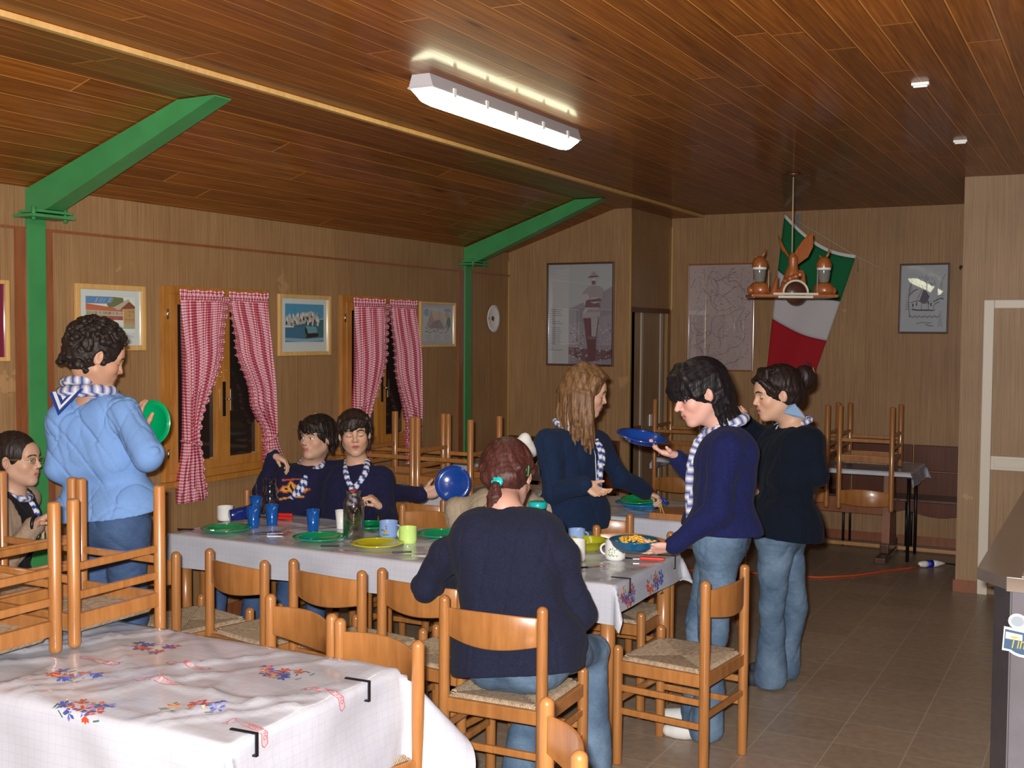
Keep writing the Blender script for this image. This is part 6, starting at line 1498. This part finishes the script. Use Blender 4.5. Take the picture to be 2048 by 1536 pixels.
# person in beige
P6 = person('person in a beige jumper and white cap, hidden behind the woman with the ponytail', (-2.93, 5.60), 1.62,
    pel=(-2.93,5.60,.58), neck=np.array((-2.947,5.520,0.971)), face=-FW, hc=np.array((-2.817,5.480,1.133)), hf=-FW-UPV*.2, hs=1.05,
    shoulders=(np.array((-2.699,5.550,0.884)), np.array((-3.222,5.500,0.861))),
    J=dict(wL=np.array((-2.668,5.300,0.756)), hL=(0,0,-1), wR=np.array((-2.966,5.300,0.729)), hR=(0,0,-1), kL=(-2.83,5.20,.52), kR=(-3.03,5.20,.52), aL=(-2.83,5.15,.09), aR=(-3.03,5.12,.09)),
    sit=True, top=(.36,.29,.21), hair=hair_short, seed=13, fat=1.1)
np_mesh('cap', [mesh_sdf([EW(P6['W'], P6['R'], P6['hs'], (0,-.02,.075), (.088,.104,.062), .01), EW(P6['W'], P6['R'], P6['hs'], (-.02,-.02,.14), (.03,.03,.03), .03), EW(P6['W'], P6['R'], P6['hs'], (0,.09,.07), (.06,.06,.010), .01)], .004)], 'paper', P6['t'], P6['base'])
# girl with the long hair
P7 = person('standing girl with long light brown hair in a navy fleece, reaching over the chopping board', (-2.62, 5.72), 1.66,
    pel=np.array((-2.612,5.722,0.846)), neck=np.array((-2.621,5.719,1.325)), face=RT*.86-FW*.3, hc=np.array((-2.556,5.742,1.523)), hf=RT*.97+FW*.02-UPV*.28, hs=1.12, fem=True,
    shoulders=(np.array((-2.546,5.890,1.237)), np.array((-2.688,5.545,1.253))),
    J=dict(eL=np.array((-2.462,6.014,1.030)), wL=np.array((-2.384,6.230,0.925)), dL=RT*.9-UPV*.35, nL=-UPV-RT*.2, eR=np.array((-2.618,5.478,0.999)), wR=np.array((-2.412,5.431,1.059)), dR=RT*.85-UPV*.5, nR=UPV*.6-FW*.6, aL=(-2.66,5.80,.09), aR=(-2.58,5.64,.09)),
    top=(.010,.020,.050), hair=hair_long, hairm='hair_long', hairc=(.150,.078,.035), seed=15, brow=(.07,.04,.025), curlL=(.6,.9,1.,1.), thumbL=(.8,.5), curlR=(.35,.5,.6,.7), skin=(.53,.32,.22), hem=np.array((-2.602,5.702,0.778)), jeans='denim_mid')
# girl in front with the black bob
P8 = person('standing girl with short black hair, navy sweater and jeans, holding two dishes', (-1.60, 5.06), 1.70,
    pel=np.array((-1.574,5.072,0.916)), neck=np.array((-1.567,5.079,1.413)), face=-RT*.9+FW*.28, hc=np.array((-1.662,4.992,1.576)), hf=-RT*.98-FW*.20-UPV*.42, hu=-RT*.25+UPV, hs=1.16, fem=True, nose=1.05,
    shoulders=(np.array((-1.507,4.903,1.345)), np.array((-1.659,5.207,1.338))),
    J=dict(eL=np.array((-1.517,4.839,1.074)), wL=np.array((-1.706,4.777,0.908)), dL=-RT*.97-UPV*.12+FW*.1, nL=FW*.55+UPV*.55, eR=np.array((-1.744,5.266,1.147)), wR=np.array((-1.822,5.141,1.270)), dR=-RT*.9+UPV*.25-FW*.1, nR=UPV*.95-RT*.1, aL=(-1.60,4.97,.09), aR=(-1.70,5.13,.09), kL=np.array((-1.580,4.979,0.486))),
    top=(.010,.013,.062), hair=hair_bowl, hairm='hair', hairc=(.009,.007,.009), seed=17, skin=(.60,.34,.27), lip=(.45,.16,.15), fat=1.12, curlL=(.15,.18,.2,.25), curlR=(.25,.3,.35,.4), thumbL=(.9,.1), spreadL=.2, hem=np.array((-1.557,5.015,0.956)), jeans='denim_light', shoe='shoe', flare=.006)
# girl with the hair bun
P9 = person('standing girl with dark hair in a bun, black sweater and faded jeans', (-1.55, 5.97), 1.68,
    pel=np.array((-1.527,5.951,0.817)), neck=np.array((-1.482,5.981,1.383)), face=-RT*.8+FW*.5, hc=np.array((-1.549,5.897,1.536)), hf=-RT*.99-FW*.06-UPV*.2, hu=-RT*.1+UPV, hs=1.15, fem=True, mouth=.003,
    shoulders=(np.array((-1.377,5.896,1.301)), np.array((-1.581,6.106,1.301))),
    J=dict(eL=np.array((-1.323,5.871,1.128)), wL=np.array((-1.660,6.116,0.990)), dL=-RT+FW*.5, eR=np.array((-1.713,6.171,1.289)), wR=np.array((-1.756,6.063,1.377)), dR=-RT*.5+UPV*.6, nR=-FW, aL=(-1.55,5.88,.09), aR=(-1.53,6.08,.09), kL=np.array((-1.543,5.866,0.429)), kR=np.array((-1.483,6.099,0.387))),
    top=(.005,.008,.016), hair=hair_bun, hairc=(.016,.009,.008), seed=19, fat=1.06, hem=np.array((-1.516,5.910,0.798)), jeans='denim_light', flare=.014, skin=(.55,.33,.23), shoe='shoe_dark', curlR=(.9,1.,1.,1.))
b = MB(); bs = Vector(P9['base'])
for i in range(9):
    a = -1.2+2.4*i/8; b.tube([tuple(Vector(P9['W'](.036*math.sin(a), -.145-.038*math.cos(a), .045+.012*(i % 3)-.01))-bs), tuple(Vector(P9['W'](.030*math.sin(a)+.004, -.150-.040*math.cos(a), .085-.012*(i % 2)))-bs)], .0035, 6)
b.sph(Vector(P9['W'](-.03,-.135,.05))-bs, (.012,.012,.022)); b.build('hair_claw', 'gold_strip', P9['t'])
# shirt collar of the girl with the bun
def collar(P, nme, m, pts):
    b = MB(); b.add([tuple(Vector(p)-Vector(P['base'])) for p in pts], [list(range(len(pts)))], smooth=False); b.build(nme, m, P['t'], solid=.005)
mat('pale_blue_cotton', (.22,.36,.58), .85)
collar(P9, 'shirt_collar', 'pale_blue_cotton', [np.array((-1.479,5.852,1.479)), np.array((-1.441,5.850,1.491)), np.array((-1.372,5.781,1.427)), np.array((-1.422,5.778,1.432)), np.array((-1.484,5.802,1.446))])

# striped neckerchiefs
def nk(P, f, l, u, a, r=.062): S = P['S']; return P['neck']+(P['face']*math.cos(a)+P['lat']*math.sin(a))*r*S+np.array((0,0,1))*(u*S)
def ring(P, r=.080, up_=.035, drop=.045):
    return [P['neck']+(P['face']*math.cos(a)*1.05+P['lat']*math.sin(a))*r*P['S']+np.array((0,0,1))*((up_-drop*(math.cos(a)*.5+.5))*P['S']) for a in [2.0*PI*i/16+.0 for i in range(17)]]
def scarf(P, tails, knot=None, r=.080, up_=.042, drop=.06, rad=.017, extra=(), full=True):
    pts = ([(ring(P, r, up_, drop), rad)] if full else [])+list(tails)+list(extra); return tube_scarf(None, None, 1, P['t'], P['base'], pts, knot)
def chest(P, x, d, out): return P['neck']+P['lat']*x-P['up']*d+P['face']*out
sh1 = RT*.014-P1['face']*.034
scarf(P1, [([p+sh1 for p in ring(P1, .088, .002, .015)], .030), ([p+sh1*.8 for p in ring(P1, .078, .048, .02)], .024)], full=False)
b = MB(); N1 = P1['neck']; bk = -P1['face']
q0 = N1+bk*.142+RT*.012+UPV*.008; tri = [q0-P1['lat']*.085-UPV*.0, q0+P1['lat']*.085, q0+bk*.045+UPV*-.105]
for i in range(5):
    a0, a1 = i/5, (i+1)/5; cc = (.60,.60,.64) if i % 2 else (.015,.045,.22)
    L = [tri[0]+(tri[2]-tri[0])*s_ for s_ in (a0, a1)]; M = [tri[1]+(tri[2]-tri[1])*s_ for s_ in (a0, a1)]
    C0 = (tri[0]+tri[1])/2
    def in_(p, s_): return C0+(p-C0)*s_
    w0, w1 = 1-i*.2, 1-(i+1)*.2+.001
    b.add([tuple(Vector(in_(tri[0], w0))-Vector(P1['base'])), tuple(Vector(in_(tri[2], w0))-Vector(P1['base'])), tuple(Vector(in_(tri[2], w1))-Vector(P1['base'])), tuple(Vector(in_(tri[0], w1))-Vector(P1['base']))], [(0,1,2,3)], False, cc)
    b.add([tuple(Vector(in_(tri[1], w0))-Vector(P1['base'])), tuple(Vector(in_(tri[2], w0))-Vector(P1['base'])), tuple(Vector(in_(tri[2], w1))-Vector(P1['base'])), tuple(Vector(in_(tri[1], w1))-Vector(P1['base']))], [(0,1,2,3)], False, cc)
b.build('scarf_point', 'scarf', P1['t'], col=True, solid=.004)
scarf(P2, [([chest(P2,-.02,.02,.07), chest(P2,-.02,.10,.125), chest(P2,-.01,.2,.135)], .016)])
k3 = chest(P3, .0, .055, .115)
scarf(P3, [([k3, chest(P3,.01,.12,.140), chest(P3,.02,.20,.140)], .017), ([k3, chest(P3,-.02,.12,.140), chest(P3,-.012,.185,.142)], .016)], r=.078, rad=.020)
k4 = chest(P4, 0, .135, .140)
scarf(P4, [([P4['neck']+P4['lat']*.068+UPV*.02, chest(P4,.062,.04,.10), k4], .020), ([P4['neck']-P4['lat']*.068+UPV*.02, chest(P4,-.062,.04,.10), k4], .020), ([k4, chest(P4,.012,.20,.150), chest(P4,.008,.27,.150)], .018), ([k4, chest(P4,-.02,.20,.150), chest(P4,-.012,.31,.150)], .017)], knot=k4+P4['face']*.012, full=False, r=.070, up_=.035, drop=.0, rad=.014)
k7 = chest(P7, -.01, .06, .12)
scarf(P7, [([k7, chest(P7,.0,.14,.150), chest(P7,.01,.27,.155), chest(P7,.015,.36,.15)], .018), ([k7, chest(P7,-.02,.12,.150), chest(P7,-.02,.20,.15)], .015)])
scarf(P8, [([P8['neck']+P8['face']*.06, chest(P8,-.03,.06,.125), chest(P8,-.04,.16,.155), chest(P8,-.04,.30,.160), chest(P8,-.04,.43,.150), chest(P8,-.04,.50,.145)], .021)], r=.082, up_=.055, drop=.075, rad=.026)
scarf(P9, [([P9['neck']+P9['face']*.06, chest(P9,-.05,.07,.115), chest(P9,-.05,.16,.140), chest(P9,-.03,.24,.150)], .016)], up_=.03, rad=.015)
mat('cord_white', (.55,.52,.48), .8)
b = MB(); b.tube([tuple(Vector(chest(P7,.035,d,o))-Vector(P7['base'])) for d, o in ((.06,.125),(.14,.150),(.26,.155),(.40,.15))], .003, 6); b.build('drawstring', 'cord_white', P7['t'])
# watch of the boy with glasses, bracelet of the long-haired girl
w_ = P2['arms']['R'][2]; b = MB(); b.tube([tuple(Vector(w_+P2['lat']*.034*math.cos(a)+UPV*.034*math.sin(a))-Vector(P2['base'])) for a in [2*PI*i/16 for i in range(16)]], .009, 8, closed=True); b.build('wristwatch', 'black_metal', P2['t'])
# ---- what they hold
def facing(n, tw=0):
    z = Vector(n).normalized(); x = Vector((0,0,1)).cross(z).normalized(); y = z.cross(x); return Matrix((x, y, z)).transposed()
def held(nme, x, r, m, label, n, deep=.018):
    return plate(nme, x[0], x[1], x[2], r, m, label, None, facing(n), deep)
held('plate', np.array((-3.868,3.872,1.423)), .104, 'green_plate', 'green plate held up by the boy in the light blue shirt', -FW*.9-RT*.35+UPV*.1)
held('plate', np.array((-3.367,5.700,0.968)), .106, 'blue_plate', 'dark blue plate held upright by the outstretched hand behind the table', -FW*.92-RT*.15+UPV*.25)
held('plate', np.array((-1.970,5.067,1.334)), .122, 'blue_plate', 'blue plate held level by the girl with short black hair', UPV*.95-FW*.16+RT*.13, .03)
pb = np.array((-1.879,4.763,0.881))
b = MB(); b.lathe([(0, 0), (.07, 0), (.095, .02), (.108, .045), (.112, .047), (.108, .050), (.09, .026), (.068, .006), (0, .006)], 40); o = b.build('pasta_bowl', 'teal_bowl'); o.location = pb; tag(o, 'teal blue bowl of pasta held over the table corner by the standing girl', 'bowl')
b = MB(); r_9 = random.Random(4)
for i in range(90):
    a = r_9.uniform(0, 6.28); q = r_9.uniform(0, .082); x, y = q*math.cos(a), q*math.sin(a); z = .030+.022*(1-(q/.09)**2)+r_9.uniform(-.004, .006); d = r_9.uniform(0, 6.28)
    b.tube([(x, y, z), (x+.015*math.cos(d), y+.015*math.sin(d), z+r_9.uniform(-.003,.008)), (x+.024*math.cos(d+.9), y+.024*math.sin(d+.9), z-.002)], .0045, 6)
o = b.build('pasta', 'pasta'); o.location = pb; tag(o, 'heap of orange pasta in the teal bowl', 'food', kind='stuff')
hb = np.array((-2.323,6.305,0.873))
t = thing('serving_fork', 'blue handled serving fork with strands of pasta in the long-haired girl\'s hand', 'fork', hb)
b = MB(); b.tube([(-.02,0,.02), (.02,.01,0), (.035,.01,-.02)], .008, 8); b.build('handle', 'blue_plug', t)
b = MB(); b.tube([(.0,0,0), (.005,0,-.04), (.02,0,-.075)], .003, 6); b.tube([(.005,0,0), (-.005,0,-.04), (.0,0,-.07)], .003, 6); b.build('pasta_strand', 'pasta', t)
